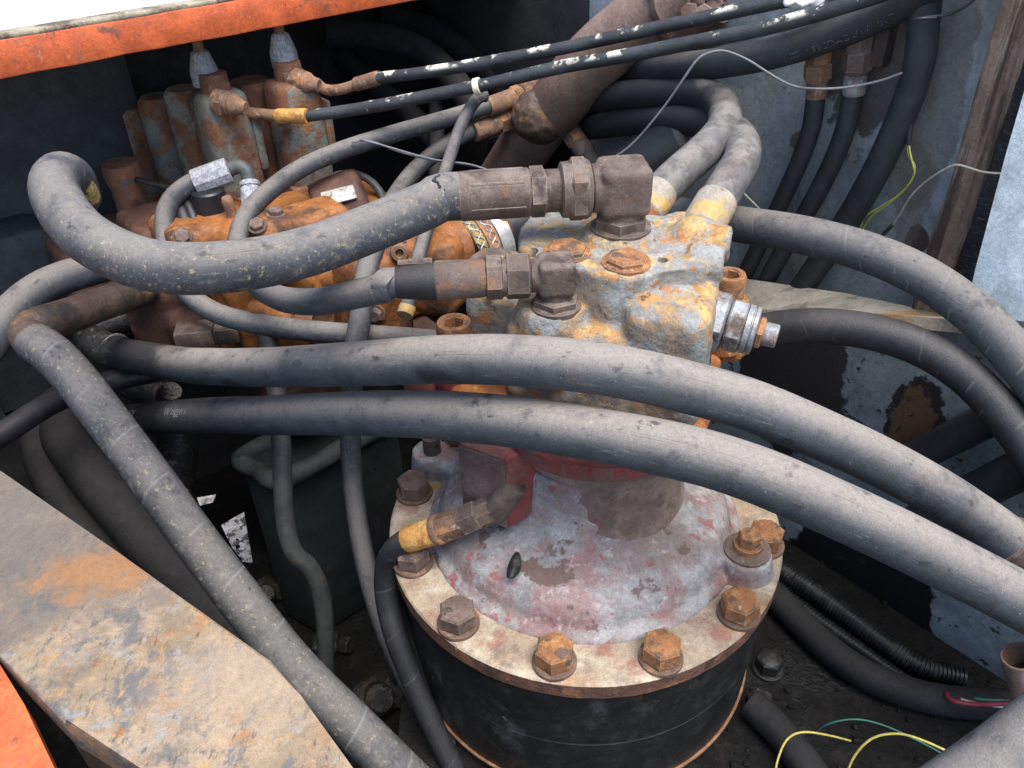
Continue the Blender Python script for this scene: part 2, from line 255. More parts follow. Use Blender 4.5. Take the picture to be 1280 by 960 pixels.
M['oily_pipe'] = mat('oily_black_pipe', (.028, .027, .026), [L((.10, .095, .088), 70, .56, .66, 8, .6, 1), L((.06, .04, .03), 20, .5, .68, 7, .6, 2)], rough=.3, bump=.6, bscale=200, spec=.7)
M['rust_pipe'] = mat('rusty_oily_pipe', (.085, .055, .042), [L((.30, .165, .065), 18, .52, .68, 8, .85, 1), L((.035, .03, .028), 18, .5, .66, 8, .55, 2), L((.22, .19, .16), 80, .64, .72, 5, .8, 3, amt=.6)], rough=.6, bump=.5)
M['grey_pipe'] = mat('grey_green_painted_tube', (.05, .055, .055), [L((.085, .088, .085), 30, .46, .66, 8, .6, 1, amt=.8), L((.10, .065, .045), 26, .57, .68, 8, .85, 2), L((.055, .06, .06), 20, .55, .68, 6, .6, 3)], rough=.55, bump=.3)
M['tank'] = mat('dark_grey_green_tank', (.036, .044, .044), [L((.028, .03, .03), 9, .45, .66, 8, .7, 1), L((.05, .055, .055), 16, .60, .70, 8, .6, 2), L((.012, .012, .012), 40, .62, .68, 7, .8, 3)], rough=.6, bump=.3)
M['tank_edge'] = mat('worn_pale_tank_edge', (.085, .095, .092), [L((.04, .043, .04), 30, .48, .66, 8, .7, 1), L((.14, .15, .145), 50, .58, .7, 7, .7, 2)], rough=.65, bump=.5)
M['gravel'] = mat('pale_gravel_ground', (.30, .26, .22), [L((.45, .41, .37), 60, .5, .58, 6, .9, 1), L((.05, .042, .035), 38, .50, .56, 8, .95, 2)], rough=.95, bump=1.0, bscale=40)
def flat(name, c, rough=.5, metal=0.0, dirt=.5):
    return mat(name, c, [L((.06, .05, .045), 90, .58, .72, 5, .9, 1, amt=dirt)], rough=rough, metal=metal, bump=.1)
M['print'] = mat('worn_white_print', (.50, .50, .50), [L((.03, .03, .032), 200, .56, .64, 4, .8, 1, amt=.6)], rough=.7, bump=.1)
M['print_dim'] = mat('faded_grey_print', (.14, .145, .15), [L((.02, .02, .022), 260, .46, .56, 4, .8, 1, amt=.95)], rough=.7, bump=.1)
M['wire_black'] = flat('black_wire', (.035, .037, .042), .45, 0, .3)
M['wire_grey'] = flat('grey_wire', (.16, .165, .175), .45)
M['wire_yellow'] = flat('yellow_wire', (.60, .50, .12), .5, 0, .4)
M['wire_lime'] = flat('yellow_green_wire', (.52, .55, .10), .5, 0, .3)
M['wire_green'] = flat('green_wire', (.03, .16, .11), .5, 0, .4)
M['wire_red'] = flat('red_wire', (.28, .035, .05), .5, 0, .4)
M['wire_cream'] = flat('cream_wire', (.58, .55, .42), .55, 0, .4)
M['cap_black'] = flat('black_plastic_cap', (.012, .013, .016), .45, 0, .3)
M['tie_cream'] = flat('cream_cable_tie', (.62, .58, .42), .6, 0, .2)
M['label_plate'] = mat('scuffed_label', (.42, .40, .36), [L((.16, .13, .10), 120, .5, .62, 6, .8, 1)], rough=.5, bump=.2)
M['rope'] = mat('frayed_yellow_fibre', (.33, .25, .09), [L((.07, .06, .03), 120, .5, .6, 4, .9, 1)], rough=.9, bump=.9, bscale=500)
M['ring'] = flat('bright_ring', (.6, .61, .62), .3, .6, .2)
M['chrome'] = flat('bright_label_foil', (.62, .62, .62), .3, .3, .4)

# ------------------------------------------------------------------ mesh helpers
def root_loc(o):
    v = Vector((0, 0, 0))
    while o is not None: v = v + o.location; o = o.parent
    return v
def mesh_from(bm, name, m, smooth=True, sharp=35):
    me = bpy.data.meshes.new(name)
    bmesh.ops.recalc_face_normals(bm, faces=bm.faces)
    if smooth:
        for f in bm.faces: f.smooth = True
        for e in bm.edges:
            if len(e.link_faces) == 2 and e.calc_face_angle(0) > R(sharp): e.smooth = False
    bm.to_mesh(me); bm.free()
    if m is not None: me.materials.append(m)
    return me
def obj(name, bm, m, parent=None, smooth=True, sharp=35, at=None):
    """one mesh object from a bmesh in world coordinates; its origin is moved to the middle of the piece"""
    base = root_loc(parent) if parent is not None else Vector((0, 0, 0))
    if at is None:
        mn = Vector((1e9,) * 3); mx = Vector((-1e9,) * 3)
        for v in bm.verts:
            for i in range(3): mn[i] = min(mn[i], v.co[i]); mx[i] = max(mx[i], v.co[i])
        at = (mn + mx) / 2
    bmesh.ops.translate(bm, vec=-Vector(at), verts=bm.verts)
    me = mesh_from(bm, name, m, smooth, sharp)
    o = bpy.data.objects.new(name, me); COL.objects.link(o)
    if parent is not None: o.parent = parent
    o.location = Vector(at) - base
    return o
def inst(name, me, parent, loc, rotz=0.0, rot=None):
    o = bpy.data.objects.new(name, me); COL.objects.link(o)
    base = root_loc(parent) if parent is not None else Vector((0, 0, 0))
    o.parent = parent; o.location = Vector(loc) - base
    o.rotation_euler = rot if rot is not None else (0, 0, rotz)
    return o
def tag(o, label, cat, group=None):
    o['label'] = label; o['category'] = cat
    if group: o['group'] = group
    return o
def thing(name, loc, label, cat, group=None):
    o = bpy.data.objects.new(name, None); o.empty_display_size = .02; COL.objects.link(o); o.location = loc
    return tag(o, label, cat, group)
def struct(name, bm, m, **k):
    o = obj(name, bm, m, **k); o['kind'] = 'structure'; return o

def frame(d, ref=Vector((0, 0, 1))):
    d = d.normalized()
    if abs(d.dot(ref)) > .98: ref = Vector((1, 0, 0))
    a = d.cross(ref).normalized(); b = a.cross(d).normalized()
    return d, a, b
def smooth_path(pts, step=0.006):
    """centripetal-ish Catmull-Rom through the points, resampled"""
    p = [Vector(q) for q in pts]
    ext = [p[0] * 2 - p[1]] + p + [p[-1] * 2 - p[-2]]
    dense = []
    for i in range(len(p) - 1):
        a, b, c, d = ext[i:i + 4]
        n = 14
        for k in range(n):
            t = k / n
            dense.append(.5 * ((2 * b) + (c - a) * t + (2 * a - 5 * b + 4 * c - d) * t * t + (3 * b - a - 3 * c + d) * t ** 3))
    dense.append(p[-1])
    for _ in range(6):                                     # relax the kinks out
        q = dense[:]
        for i in range(1, len(dense) - 1): q[i] = dense[i] * .5 + (dense[i - 1] + dense[i + 1]) * .25
        dense = q
    out = [dense[0]]; acc = 0.0
    for i in range(1, len(dense)):
        seg = (dense[i] - dense[i - 1]).length
        while acc + seg >= step and seg > 0:
            t = (step - acc) / seg
            q = dense[i - 1].lerp(dense[i], t); out.append(q)
            dense[i - 1] = q; seg = (dense[i] - q).length; acc = 0.0
        acc += seg
    if (out[-1] - dense[-1]).length > step * .3: out.append(dense[-1])
    return out
def tube_frames(pts):
    T = []
    for i in range(len(pts)):
        a = pts[max(0, i - 1)]; b = pts[min(len(pts) - 1, i + 1)]; T.append((b - a).normalized())
    d, a, b = frame(T[0])
    fr = [(T[0], a, b)]
    for i in range(1, len(pts)):
        a = (a - T[i] * a.dot(T[i])).normalized(); b = a.cross(T[i]).normalized()
        fr.append((T[i], a, b))
    return fr
def tube(bm, pts, r, seg=24, cap=True, wob=0.0, rfun=None, seed=0.0):
    fr = tube_frames(pts); uvl = bm.loops.layers.uv.verify()
    rings = []; s = 0.0; ss = []
    for i, p in enumerate(pts):
        if i: s += (pts[i] - pts[i - 1]).length
        ss.append(s)
        rr = r if rfun is None else r * rfun(s, i / (len(pts) - 1))
        T, a, b = fr[i]; ring = []
        for k in range(seg):
            an = 2 * math.pi * k / seg
            n = a * math.cos(an) + b * math.sin(an)
            q = rr
            if wob: q = rr * (1 + wob * mnoise.noise((p + n * r) * 28 + Vector((seed, 0, 0))))
            ring.append(bm.verts.new(p + n * q))
        rings.append(ring)
    for i in range(len(rings) - 1):
        for k in range(seg):
            k2 = (k + 1) % seg
            f = bm.faces.new((rings[i][k], rings[i][k2], rings[i + 1][k2], rings[i + 1][k]))
            uv = ((ss[i], k / seg), (ss[i], (k + 1) / seg), (ss[i + 1], (k + 1) / seg), (ss[i + 1], k / seg))
            for lp, u in zip(f.loops, uv): lp[uvl].uv = u
    if cap:
        for ring in (rings[0], rings[-1]):
            try: bm.faces.new(ring)
            except ValueError: pass
    return fr
def lathe(bm, p0, d, prof, seg=32, cap=True, ref=Vector((0, 0, 1))):
    """turn the profile (t along d, radius) round the axis"""
    d, a, b = frame(d, ref); rings = []
    for t, r in prof:
        rings.append([bm.verts.new(p0 + d * t + (a * math.cos(2 * math.pi * k / seg) + b * math.sin(2 * math.pi * k / seg)) * max(r, 1e-5)) for k in range(seg)])
    for i in range(len(rings) - 1):
        for k in range(seg):
            k2 = (k + 1) % seg; bm.faces.new((rings[i][k], rings[i][k2], rings[i + 1][k2], rings[i + 1][k]))
    if cap:
        bm.faces.new(rings[0]); bm.faces.new(rings[-1])
def prism(bm, p0, d, t0, t1, r, n=6, ch=0.12, phase=0.0, ref=Vector((0, 0, 1))):
    """nut: n-sided, with rounded-off corners at both ends"""
    d, a, b = frame(d, ref); c = r * ch
    ri = r * math.cos(math.pi / n) * 1.0
    rows = [(t0, ri * .985), (t0 + c, r), (t1 - c, r), (t1, ri * .985)]
    rings = []
    for t, rr in rows:
        rings.append([bm.verts.new(p0 + d * t + (a * math.cos(2 * math.pi * (k + phase) / n) + b * math.sin(2 * math.pi * (k + phase) / n)) * rr) for k in range(n)])
    for i in range(3):
        for k in range(n):
            k2 = (k + 1) % n; bm.faces.new((rings[i][k], rings[i][k2], rings[i + 1][k2], rings[i + 1][k]))
    bm.faces.new(rings[0]); bm.faces.new(rings[-1])
def box(bm, c, sx, sy, sz, rotz=0.0, bev=0.0, segs=2, Mx=None):
    """box centred at c with full sizes; Mx optional 3x3 orientation"""
    Mx = Mx if Mx is not None else Matrix.Rotation(rotz, 3, 'Z')
    vs = []
    for z in (-.5, .5):
        for y in (-.5, .5):
            for x in (-.5, .5): vs.append(bm.verts.new(Vector(c) + Mx @ Vector((x * sx, y * sy, z * sz))))
    fs = [(0, 2, 3, 1), (4, 5, 7, 6), (0, 1, 5, 4), (2, 6, 7, 3), (0, 4, 6, 2), (1, 3, 7, 5)]
    F = [bm.faces.new([vs[i] for i in f]) for f in fs]
    if bev:
        E = list({e for f in F for e in f.edges})
        bmesh.ops.bevel(bm, geom=E, offset=bev, segments=segs, profile=.5, affect='EDGES')
def extrude_poly(bm, pts, vec, bev=0.0):
    lo = [bm.verts.new(Vector(p)) for p in pts]; hi = [bm.verts.new(Vector(p) + Vector(vec)) for p in pts]
    n = len(pts)
    F = [bm.faces.new(lo), bm.faces.new(hi)] + [bm.faces.new((lo[i], lo[(i + 1) % n], hi[(i + 1) % n], hi[i])) for i in range(n)]
    if bev:
        E = list({e for f in F for e in f.edges}); bmesh.ops.bevel(bm, geom=E, offset=bev, segments=2, profile=.5, affect='EDGES')
def ellipsoid(bm, c, rx, ry, rz, rotz=0.0, u=24, v=14):
    mt = Matrix.Translation(Vector(c)) @ Matrix.Rotation(rotz, 4, 'Z') @ Matrix.Diagonal((rx, ry, rz, 1))
    bmesh.ops.create_uvsphere(bm, u_segments=u, v_segments=v, radius=1.0, matrix=mt)
def cast(bm, vox=0.003, it=6, rough=0.0008, carve=None):
    """melt overlapping solids into one rounded casting; carve: list of (point, direction, length, radius) holes"""
    me = bpy.data.meshes.new('tmp'); bmesh.ops.recalc_face_normals(bm, faces=bm.faces); bm.to_mesh(me); bm.free()
    o = bpy.data.objects.new('tmp', me); COL.objects.link(o)
    r = o.modifiers.new('r', 'REMESH'); r.mode = 'VOXEL'; r.voxel_size = vox
    s = o.modifiers.new('s', 'SMOOTH'); s.factor = .5; s.iterations = it
    extra = []
    if carve:
        for p, d, ln, rad in carve:
            cb = bmesh.new(); lathe(cb, Vector(p), Vector(d), [(0, rad), (ln, rad)], 16)
            bmesh.ops.recalc_face_normals(cb, faces=cb.faces)
            cm = bpy.data.meshes.new('cut'); cb.to_mesh(cm); cb.free()
            co = bpy.data.objects.new('cut', cm); COL.objects.link(co); extra.append(co)
            b = o.modifiers.new('b', 'BOOLEAN'); b.operation = 'DIFFERENCE'; b.object = co; b.solver = 'EXACT'
    dg = bpy.context.evaluated_depsgraph_get(); ev = o.evaluated_get(dg); m2 = bpy.data.meshes.new_from_object(ev)
    out = bmesh.new(); out.from_mesh(m2)
    for x in [o] + extra: bpy.data.objects.remove(x)
    if rough:
        out.normal_update()
        for v in out.verts:
            v.co += v.normal * rough * (mnoise.noise(v.co * 90) + .5 * mnoise.noise(v.co * 240))
    return out
def text_on_tube(txt, size, pts, r, s0, ang0, name, parent, flip=False, shear=0.0, m='print'):
    """print lettering wrapped on a hose of radius r; s0 = distance along, ang0 = direction (world vector) the letters face"""
    cu = bpy.data.curves.new('t', 'FONT'); cu.body = txt; cu.size = size; cu.shear = shear
    o = bpy.data.objects.new('t', cu); COL.objects.link(o)
    dg = bpy.context.evaluated_depsgraph_get(); me = bpy.data.meshes.new_from_object(o.evaluated_get(dg))
    bpy.data.objects.remove(o)
    bm = bmesh.new(); bm.from_mesh(me)
    bmesh.ops.subdivide_edges(bm, edges=[e for e in bm.edges if e.calc_length() > size * .25], cuts=1)
    fr = tube_frames(pts); S = [0.0]
    for i in range(1, len(pts)): S.append(S[-1] + (pts[i] - pts[i - 1]).length)
    W = max(v.co.x for v in bm.verts)
    for v in bm.verts:
        x, y = v.co.x, v.co.y - size * .35
        if flip: x, y = W - x, -y
        s = s0 + x; i = 0
        while i < len(S) - 2 and S[i + 1] < s: i += 1
        t = (s - S[i]) / max(1e-9, S[i + 1] - S[i]); p = pts[i].lerp(pts[i + 1], t)
        T = fr[i][0]
        n = (ang0 - T * ang0.dot(T)).normalized(); b = n.cross(T).normalized()
        if b.z < 0: b = -b
        th = y / r
        v.co = p + (n * math.cos(th) + b * math.sin(th)) * (r + .0004)
    return obj(name, bm, M[m], parent, smooth=False)

def bolt_meshes(r, h, wr, wh, matl, wm, dome=0.3):
    b = bmesh.new(); prism(b, Vector((0, 0, 0)), Vector((0, 0, 1)), 0, h, r, 6, .14)
    lathe(b, Vector((0, 0, 0)), Vector((0, 0, 1)), [(h - .0005, r * .82), (h + r * .05, r * .7), (h + r * .07, r * .01)], 18, cap=False)
    me = mesh_from(b, 'bolt', matl)
    b2 = bmesh.new(); lathe(b2, Vector((0, 0, 0)), Vector((0, 0, 1)), [(0, wr), (wh * .8, wr), (wh, wr * .94), (wh, r * .5)], 28)
    return me, mesh_from(b2, 'washer', wm)

# ================================================================== THE SETTING: the machine's bay
UPZ = Vector((0, 0, 1)); DNZ = Vector((0, 0, -1))
ax = Vector((math.cos(R(38)), math.sin(R(38)), 0)); bx = Vector((-math.sin(R(38)), math.cos(R(38)), 0))   # machine axes
def AB(a, b, z): return ax * a + bx * b + UPZ * z
FLOOR = -0.205
WA0 = Vector((0.279, 0.122, 0)); WN = Vector((-0.774, -0.633, 0)).normalized(); WT = Vector((0.633, -0.774, 0)).normalized()
def WP(px, py, off):                                      # where the line of sight meets the side wall set back by off
    r = ray(px, py); return CAM + r * (((WA0 + WN * off - CAM).dot(WN)) / r.dot(WN))

# ground far below, and the bay floor with rough cut-outs
bm = bmesh.new(); bmesh.ops.create_grid(bm, x_segments=2, y_segments=2, size=60, matrix=Matrix.Translation((0, 0, -1.0)))
struct('ground', bm, M['gravel'], smooth=False)
bm = bmesh.new()
def loop_edges(pts):
    v = [bm.verts.new(p) for p in pts]; return [bm.edges.new((v[i], v[(i + 1) % len(v)])) for i in range(len(v))]
PIT = -0.40                                               # left of the gearbox the bay drops to a deeper pan
edges = loop_edges([Vector(p) for p in ((-.2, -.9, PIT), (-.2, .8945, PIT), (-1.5, -.12, PIT), (-1.5, -.9, PIT))])
for tri in ([(276, 656), (305, 640), (309, 664), (316, 704), (303, 702), (290, 684)], [(246, 622), (270, 618), (266, 628), (250, 632)], [(404, 712), (424, 688), (462, 672), (446, 688), (430, 702)], [(518, 664), (526, 654), (530, 658), (522, 668)]):
    edges += loop_edges([Z(px, py, PIT) for px, py in tri])
bmesh.ops.triangle_fill(bm, use_beauty=True, use_dissolve=False, edges=edges, normal=(0, 0, 1))
struct('pit_floor', bm, M['floor'], smooth=False)
bm = bmesh.new(); extrude_poly(bm, [Vector(p) for p in ((-.2, -.9, FLOOR), (1, -.9, FLOOR), (1, 1.832, FLOOR), (-.2, .8945, FLOOR))], (0, 0, -.012)); struct('floor', bm, M['floor'], smooth=False)
bm = bmesh.new(); extrude_poly(bm, [Vector(p) for p in ((-.196, -.9, FLOOR - .013), (-.196, .89, FLOOR - .013), (-.196, .89, PIT - .01), (-.196, -.9, PIT - .01))], (.008, 0, 0)); struct('pit_wall', bm, M['void'], smooth=False)
# grit on the floor beside the gearbox
bm = bmesh.new()
for i in range(1500):
    a = random.uniform(-.1, .42); t = random.uniform(-.35, .35)
    p = Vector((random.uniform(.12, .55), random.uniform(-.28, .25), FLOOR)) if i % 3 else Vector((random.uniform(-.65, -.21), random.uniform(-.2, .4), PIT))
    s = random.choice((.0012, .0018, .0025, .004) if i % 40 else (.006, .008)) * random.uniform(.6, 1.2)
    bmesh.ops.create_icosphere(bm, subdivisions=1, radius=s, matrix=Matrix.Translation(p + Vector((0, 0, s * .4))) @ Matrix.Rotation(random.uniform(0, 3), 4, 'X') @ Matrix.Diagonal((1, random.uniform(.6, 1), random.uniform(.4, .8), 1)))
o = obj('grit', bm, M['floor'], smooth=False); o['kind'] = 'stuff'; tag(o, 'dark oily grit and clods scattered on the bay floor', 'grit'); o['kind'] = 'stuff'

# back and left bay walls (in the shade of the cover)
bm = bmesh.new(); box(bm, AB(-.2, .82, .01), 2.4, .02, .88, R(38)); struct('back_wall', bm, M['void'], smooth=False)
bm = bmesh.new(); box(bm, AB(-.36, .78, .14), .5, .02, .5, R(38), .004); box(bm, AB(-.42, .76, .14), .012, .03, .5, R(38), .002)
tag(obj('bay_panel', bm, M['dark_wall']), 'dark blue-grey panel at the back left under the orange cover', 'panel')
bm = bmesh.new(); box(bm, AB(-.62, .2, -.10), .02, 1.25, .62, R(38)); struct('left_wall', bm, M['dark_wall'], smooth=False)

# side wall on the right: upper plate, lower plate with its ledge, corner plate further in
bm = bmesh.new()
p0 = WP(737, 10, -.1); q0 = WP(1330, 10, -.1)
for z0, z1 in ((FLOOR, .62),):
    extrude_poly(bm, [(p0.x, p0.y, z0), (q0.x, q0.y, z0), (q0.x, q0.y, z1), (p0.x, p0.y, z1)], -WN * .006)
# seams: shallow folded ribs in the plate
wup = struct('side_wall', bm, None, smooth=False)
def loc(o, p): return tuple(p - root_loc(o))
M['wall'] = mat('blue_grey_wall_paint', (.27, .315, .345), [L((.37, .41, .43), 6, .42, .62, 6, .5, 1, amt=.8), L((.13, .15, .165), 9, .50, .68, 8, .6, 2, amt=.8, stretch=(1, 1, .45)), L((.12, .085, .07), 11, .56, .64, 10, .85, 3, amt=.8, stretch=(1, 1, .35)), L((.30, .285, .26), 13, .56, .70, 9, .8, 14, amt=.6, stretch=(1, 1, .3)), L((.085, .062, .05), 26, .63, .69, 8, .9, 4, amt=.6), L((.30, .24, .10), 24, .67, .72, 6, .85, 5, amt=.6), L((.035, .036, .04), 90, .68, .73, 5, .8, 6),
    L((.065, .046, .04), 20, .5, .5, 10, .85, 21, blob=(loc(wup, WP(1085, 62, -.1)), .050, (1, 1, .6)), blobn=1.0, amt=.85),
    L((.08, .058, .05), 30, .5, .5, 10, .85, 22, blob=(loc(wup, WP(1146, 302, -.1)), .013, (1, 1, .7)), blobn=.8),
    L((.13, .105, .09), 24, .5, .5, 10, .85, 23, blob=(loc(wup, WP(1136, 222, -.1)), .024, (1, 1, .7)), blobn=.8, amt=.6),
    L((.15, .125, .11), 24, .5, .5, 10, .85, 24, blob=(loc(wup, WP(1170, 150, -.1)), .022, (1, 1, .16)), blobn=.7, amt=.6),
    L((.38, .41, .42), 16, .5, .5, 10, .5, 25, blob=(loc(wup, WP(905, 185, -.1)), .065), blobn=.9, amt=.6),
    L((.13, .085, .06), 40, .5, .5, 10, .85, 26, blob=(loc(wup, WP(1000, 178, -.1)), .012), blobn=1.3, amt=.8)], rough=.5, bump=.2, bscale=160)
wup.data.materials.append(M['wall'])
bm = bmesh.new(); e0 = p0 + WT * -.5
extrude_poly(bm, [(e0.x, e0.y, FLOOR), (p0.x, p0.y, FLOOR), (p0.x, p0.y, .62), (e0.x, e0.y, .62)], -WN * .006)
struct('inner_side_wall', bm, M['void'], smooth=False)  # near-black stretch under the cover, its shade painted in
LED_F = [WP(860, 388, -.02), WP(955, 391, -.02), WP(1060, 393, -.02), WP(1190, 404, -.02), WP(1300, 418, -.02), WP(1900, 490, -.02)]
LED_B = [WP(860, 335, -.07), WP(932, 352, -.07), WP(1060, 371, -.07), WP(1195, 400, -.06), WP(1300, 414, -.05), WP(1900, 484, -.05)]
M['wall_low'] = mat('dark_patched_blue_grey_paint', (.20, .245, .275), [
    L((.27, .315, .335), 10, .46, .66, 6, .45, 1, amt=.7), L((.10, .11, .12), 24, .56, .68, 8, .6, 2, amt=.6)], rough=.45, bump=.2, bscale=160)
bm = bmesh.new()
low = [Vector((p.x, p.y, FLOOR)) for p in LED_F]
vt = [bm.verts.new(p) for p in LED_F]; vl = [bm.verts.new(p) for p in low]; vb = [bm.verts.new(p) for p in LED_B]
for i in range(5): bm.faces.new((vt[i], vl[i], vl[i + 1], vt[i + 1]))
wlow = struct('lower_wall', bm, M['wall_low'], smooth=False)
def loc(o, p): return tuple(p - root_loc(o))
M['wall_low'] = mat('dark_patched_blue_grey_paint', (.20, .245, .275), [
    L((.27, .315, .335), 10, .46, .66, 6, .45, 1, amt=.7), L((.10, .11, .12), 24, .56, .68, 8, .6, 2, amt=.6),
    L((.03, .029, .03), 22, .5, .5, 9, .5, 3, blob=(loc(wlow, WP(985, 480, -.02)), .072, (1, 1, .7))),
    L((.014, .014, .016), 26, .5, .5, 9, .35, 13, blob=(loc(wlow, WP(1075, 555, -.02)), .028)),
    L((.013, .013, .015), 16, .5, .5, 10, .3, 4, blob=(loc(wlow, WP(1075, 740, -.02)), .095, (1, 1, .8)), blobn=.8),  # broad black patch low on the wall, below the thick hoses
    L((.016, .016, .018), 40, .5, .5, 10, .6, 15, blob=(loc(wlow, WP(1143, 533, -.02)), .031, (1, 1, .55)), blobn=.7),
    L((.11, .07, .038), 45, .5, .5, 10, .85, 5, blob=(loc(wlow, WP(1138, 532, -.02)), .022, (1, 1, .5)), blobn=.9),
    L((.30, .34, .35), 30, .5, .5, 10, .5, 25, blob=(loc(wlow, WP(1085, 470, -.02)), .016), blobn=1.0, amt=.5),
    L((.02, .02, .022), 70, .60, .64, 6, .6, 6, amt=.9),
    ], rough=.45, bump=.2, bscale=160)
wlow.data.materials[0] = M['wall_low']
bm = bmesh.new()
f = [bm.verts.new(p + Vector((0, 0, .004))) for p in LED_F]; b = [bm.verts.new(p + Vector((0, 0, .004))) for p in LED_B]
f2 = [bm.verts.new(p + WN * .004 - Vector((0, 0, .008))) for p in LED_F]
for i in range(5): bm.faces.new((f[i], f[i + 1], b[i + 1], b[i])); bm.faces.new((f2[i], f2[i + 1], f[i + 1], f[i]))
struct('wall_ledge', bm, M['ledge'], smooth=False)

# wooden post, foam seal and pale door panel at the right
def upright(px0, px1, py, off, thick, z0, z1, bev):
    a = WP(px0, py, off); b = WP(px1, py, off); a.z = b.z = 0; m = (a + b) / 2; wdt = (b - a).length
    bm = bmesh.new(); box(bm, Vector((m.x, m.y, (z0 + z1) / 2)) - WN * thick / 2, wdt, thick, z1 - z0, math.atan2((b - a).y, (b - a).x), bev); return bm
bm = upright(1138, 1180, 386, -.06, .03, .11, .62, .003)
bmesh.ops.subdivide_edges(bm, edges=[e for e in bm.edges if e.calc_length() > .3], cuts=40)
for v in bm.verts: v.co += WN * .0022 * mnoise.noise(v.co * 34) + WT * .003 * mnoise.noise(v.co * 16 + Vector((9, 0, 0)))
tag(obj('wood_post', bm, M['wood']), 'weathered brown wooden post standing upright against the grey wall', 'post')
bm = upright(1178, 1212, 386, -.055, .02, .10, .62, .004)
bmesh.ops.subdivide_edges(bm, edges=[e for e in bm.edges if e.calc_length() > .3], cuts=60)
for v in bm.verts: v.co += WN * .003 * mnoise.noise(v.co * 60) + WT * .004 * mnoise.noise(v.co * 30)
tag(obj('foam_seal', bm, M['rubber_seal']), 'black crumbling foam seal strip between the wooden post and pale panel', 'seal')
bm = bmesh.new(); extrude_poly(bm, [WP(1206, 394, .0), WP(1560, 430, .0), WP(1640, -160, -.045), WP(1325, -40, -.042), WP(1286, 95, -.033), WP(1258, 190, -.022), WP(1219, 337, -.008)], (-WN * .012) + UPZ * -.012)
tag(obj('door_panel', bm, M['wall_bright']), 'pale blue-white sheet metal panel at the right edge', 'panel')

# ------------------------------------------------------------------ the cover top left
cov = thing('engine_cover', AB(-.6, .47, .4), 'orange edged engine cover with white top above the valve', 'cover')
# front edge: two pixels on the lower lip give the line
l0, l1 = Z(-160, 129, .385), Z(640, -22, .385)
u0, u1 = Z(-160, 85, .408), Z(640, -90, .408)
edge_dir = (l1 - l0); edge_dir.z = 0; edge_dir.normalize(); inw = Vector((-edge_dir.y, edge_dir.x, 0))
l0 = l0 - edge_dir * .3; l1 = l1 + edge_dir * .55
ht = .034
bm = bmesh.new(); box(bm, (l0 + l1) / 2 + inw * .006 + UPZ * ht / 2, (l1 - l0).length, .012, ht, math.atan2(edge_dir.y, edge_dir.x), .002)
bmesh.ops.subdivide_edges(bm, edges=[e for e in bm.edges if e.calc_length() > .5], cuts=90)
for v in bm.verts: v.co += UPZ * .0012 * mnoise.noise(v.co * 25) + inw * .001 * mnoise.noise(v.co * 18)
obj('edge_strip', bm, M['orange'], cov)
bm = bmesh.new(); m0 = (l0 + l1) / 2 + inw * .012 + UPZ * (ht + .002)
box(bm, m0, (l1 - l0).length, .022, .005, math.atan2(edge_dir.y, edge_dir.x), .002); obj('dirty_trim', bm, M['edge_dirt'], cov)
bm = bmesh.new(); box(bm, (l0 + l1) / 2 + inw * (.024 + .19) + UPZ * (ht + .004), (l1 - l0).length, .38, .006, math.atan2(edge_dir.y, edge_dir.x), .002)
obj('top_sheet', bm, M['white_top'], cov)

def plate_mat(o):
    return mat('rust_blotched_plate', (.24, .175, .11), [
    L((.34, .255, .175), 16, .42, .62, 12, .75, 1, amt=.85), L((.10, .105, .11), 24, .50, .60, 12, .6, 2, amt=.85, stretch=(1.3, 1, 1)), L((.30, .135, .05), 30, .55, .64, 12, .85, 3, amt=.8), L((.25, .265, .265), 40, .56, .64, 12, .6, 4, amt=.75),
    L((.42, .26, .095), 70, .54, .66, 11, .85, 31, stretch=(1.8, .8, 1), amt=.7),
    L((.085, .075, .07), 90, .56, .64, 10, .8, 5, stretch=(2.2, .8, 1), amt=.8), L((.40, .32, .17), 110, .60, .68, 8, .8, 6, amt=.6), L((.22, .10, .05), 50, .61, .67, 10, .85, 7),
    L((.105, .095, .088), 26, .5, .5, 12, .8, 17, blob=(loc(o, Z(60, 700, ZP)), .085, (.9, .9, .3)), blobn=1.6, amt=.7, soft=.45),
    L((.13, .115, .10), 26, .5, .5, 12, .8, 27, blob=(loc(o, Z(10, 610, ZP)), .065, (.9, .9, .3)), blobn=1.3, amt=.8, soft=.5),
    L((.30, .14, .05), 34, .5, .5, 12, .85, 28, blob=(loc(o, Z(125, 720, ZP)), .024, (.7, 1.2, .3)), blobn=2.6, amt=.75, soft=.5),
    L((.33, .25, .175), 20, .5, .5, 10, .7, 18, blob=(loc(o, Z(290, 850, ZP)), .032, (.8, 1, .3)), blobn=1.5, amt=.7, soft=.5)], rough=.6, bump=.18, bscale=260, grain=.45, nr=.72)
# ------------------------------------------------------------------ bracket plate and orange panel bottom left
ZP = .15
def plate(z, pts): return [Z(px, py, z) for px, py in pts]
br = thing('bracket_plate', Z(200, 850, ZP), 'thick rust blotched steel plate in the lower left corner', 'plate')
top = plate(ZP, [(-260, 400), (0, 588), (150, 692), (338, 824), (375, 868), (445, 965), (560, 1130), (330, 1110), (205, 972), (78, 903), (-20, 800), (-260, 610)])
bm = bmesh.new(); extrude_poly(bm, top, (0, 0, -.028), .0025)
spl = obj('steel_plate', bm, None, br, sharp=25)
spl.data.materials.append(plate_mat(spl))
bm = bmesh.new(); bot = plate(ZP - .012, [(-260, 640), (-20, 835), (75, 938), (200, 1010), (330, 1150), (330, 1400), (-260, 1400)])
